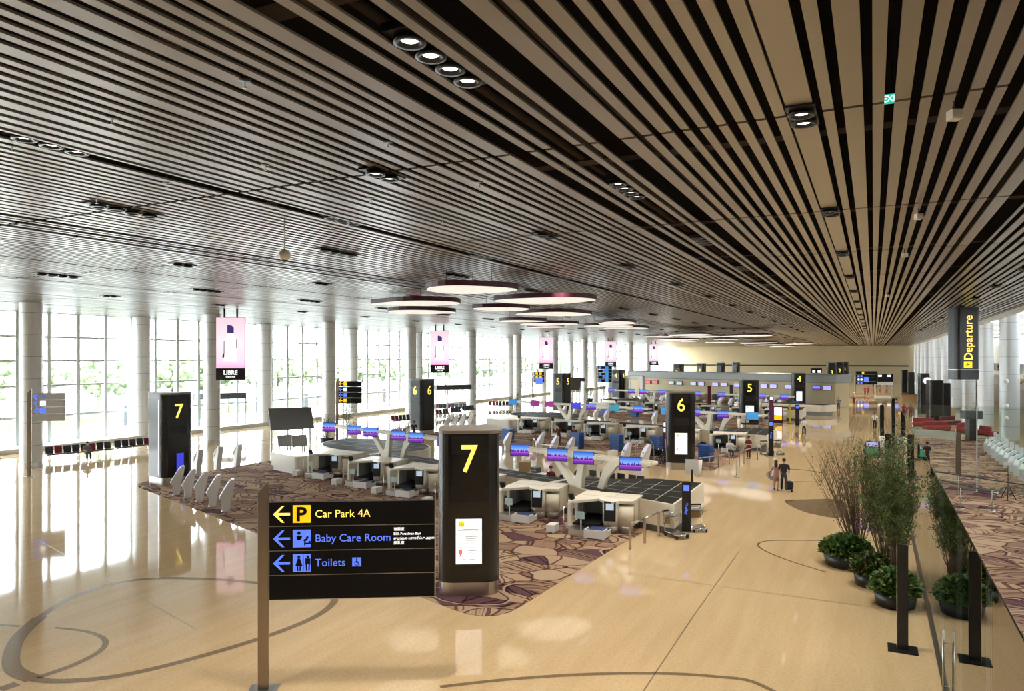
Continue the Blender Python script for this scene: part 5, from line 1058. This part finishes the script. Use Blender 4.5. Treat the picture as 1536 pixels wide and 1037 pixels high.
p = atd(1095, 52.5); person(p, math.atan2(-p.x, p.y) + .2, 'person in white shirt sitting beside the tower 6 machines', 'shirtw', 'trk', pose='sit', h=1.75); t = thing('stool', 'small stool under the person in white shirt', 'stool', (p.x, p.y + .05, 0), .2); MB().box(-.2, .2, -.2, .2, .36, .42).build('seat', 'lgrey', t); MB().cyl(0, 0, 0, .36, .04, n=8).build('leg', 'steel', t)
p = atd(1123, 51.8); person(p, math.atan2(-p.x, p.y) - .6, 'person in dark red uniform standing at the right end of the tower 6 machines', 'redd', 'redd', pose='stand', h=1.62, skirt='redd', long=True, arms='fold')
for px, d, tr, lab in ((826, 37.2, .5, 'person in dark red uniform standing behind the row 7 strip'), (838, 60, 2.8, 'person in dark red uniform facing a machine in row 6, left of two'), (861, 59, 3.2, 'person in dark red uniform facing a machine in row 6, right of two')):
    p = atd(px, d); person(p, math.atan2(-p.x, p.y) + tr, lab, 'redd', 'redd', pose='stand', h=1.65, skirt='redd', long=True, arms='fold')
p = atd(842, 36.8); person(p, math.atan2(-p.x, p.y) + .9, 'person in dark red uniform sitting behind the row 7 strip', 'redd', 'redd', pose='sit', h=1.65); t = thing('stool', 'black stool behind the row 7 strip', 'stool', p, .9); MB().box(-.2, .2, -.2, .2, .36, .42).build('seat', 'black', t); MB().cyl(0, 0, 0, .36, .04, n=8).build('leg', 'steel', t)
p = atd(1299, 46.2); person(p, math.atan2(-p.x, p.y) - 1.2, 'person in black at the monitor table, partly behind the shrub', 'trk', 'trk', pose='stand', arms='fold')
p = at(1391, 702); person(p, math.atan2(-p.x, p.y) + PI * .8, 'person in dark clothes beyond the glass on the right-hand carpet', 'trk', 'trk', pose='stand')
p = atd(621, 63); person(p, math.atan2(-p.x, p.y), 'person in dark clothes at the foot of the far tower 6', 'trk', 'trk', pose='stand')
# ------------------------------------------------------------------ outside
b = MB().box(-400, -60.4, -120, 420, -.4, -.1); struct(b.build('outdoor_ground', 'road'))
b = MB().box(-79, -76.5, -100, 400, -.1, .8); tag(b.build('hedge', 'hedge'), 'clipped green hedge strip along the road outside the windows', 'hedge')
t = thing('outdoor_road', 'grey road with a low kerb wall beyond the hedge outside', 'road', (-98, 150, -.1)); MB().box(-9, 8, -150, 260, 0, .12).build('surface', 'viaduct', t)
MB().box(-9.5, -9, -150, 260, 0, 1.0).build('kerb_wall', 'lgrey', t)
for i in range(9):
    y = 24 + 9.2 * i; t = thing('bollard_panel', 'grey ventilation panel standing on the pavement outside, ' + nth(i, 'left'), 'panel', (-72, y, -.1)); MB().box(-.1, .1, -.35, .35, 0, 2.2).build('panel', 'dark', t)
rnd = random.Random(77)
def crown(b, c, r, n=16, sz=.8):
    for i in range(n * 3):
        v = Vector((rnd.gauss(0, .5), rnd.gauss(0, .5), rnd.gauss(0, .38))); b.ball((c[0] + v.x * r, c[1] + v.y * r, c[2] + v.z * r * sz), r * rnd.uniform(.10, .26), rnd.uniform(.7, 1), n=6, m=4)
for i in range(34):
    y = 58 + i * 10; x = -135 + rnd.uniform(-6, 6); h = rnd.uniform(6.3, 8.6)
    t = thing('outdoor_tree', 'pale green tree beyond the outdoor road, number %s from the left' % ['one', 'two', 'three', 'four', 'five', 'six', 'seven', 'eight', 'nine', 'ten', 'eleven', 'twelve', 'thirteen', 'fourteen', 'fifteen', 'sixteen', 'seventeen', 'eighteen', 'nineteen', 'twenty', 'twenty-one', 'twenty-two', 'twenty-three', 'twenty-four', 'twenty-five', 'twenty-six', 'twenty-seven', 'twenty-eight', 'twenty-nine', 'thirty', 'thirty-one', 'thirty-two', 'thirty-three', 'thirty-four'][i], 'tree', (x, y, -.1), 0, 'tree line outside')
    MB().tube([(0, 0, 0), (.2, .1, h * .5)], .3, 6, .15).build('trunk', 'bark', t); b = MB(); crown(b, (0, 0, h * .5), h * .6, 34, .75); b.build('crown', 'tree', t)
for i, y in enumerate((57.8, 86, 122, 170)):
    t = thing('outdoor_tree', 'small roadside tree close to the windows, ' + nth(i, 'left'), 'tree', (-86, y, -.1), 0, 'roadside trees'); q = MB(); 
    for a in range(5): q.tube([(0, 0, 0), (.1 * a - .2, 0, 1), (.7 * math.cos(a * 1.3), .7 * math.sin(a * 1.3), 4)], .09, 5, .03)
    q.build('trunk', 'bark', t); b = MB(); crown(b, (0, 0, 4.6), 2.3, 26, .8); b.build('crown', 'tree', t)
for i in range(22):
    y = 28.5 + i * 1.25 + (3 if i > 9 else 0); t = thing('outdoor_trolley', 'luggage trolley parked outside the glass, ' + 'left group, ' * (i < 10) + 'right group, ' * (i >= 10) + nth(i if i < 10 else i - 10, 'left'), 'trolley', (-62.6, y, -.1), .2, 'trolleys parked outside')
    b = MB()
    for s in (-.25, .25): b.tube([(-.4, s, .15), (.4, s, .2), (.5, s, 1.0)], .03, 5)
    b.tube([(.5, -.25, 1.0), (.5, .25, 1.0)], .03, 5); b.box(-.4, .4, -.25, .25, .15, .2); b.build('frame', 'dark', t)
bpy.context.view_layer.update()
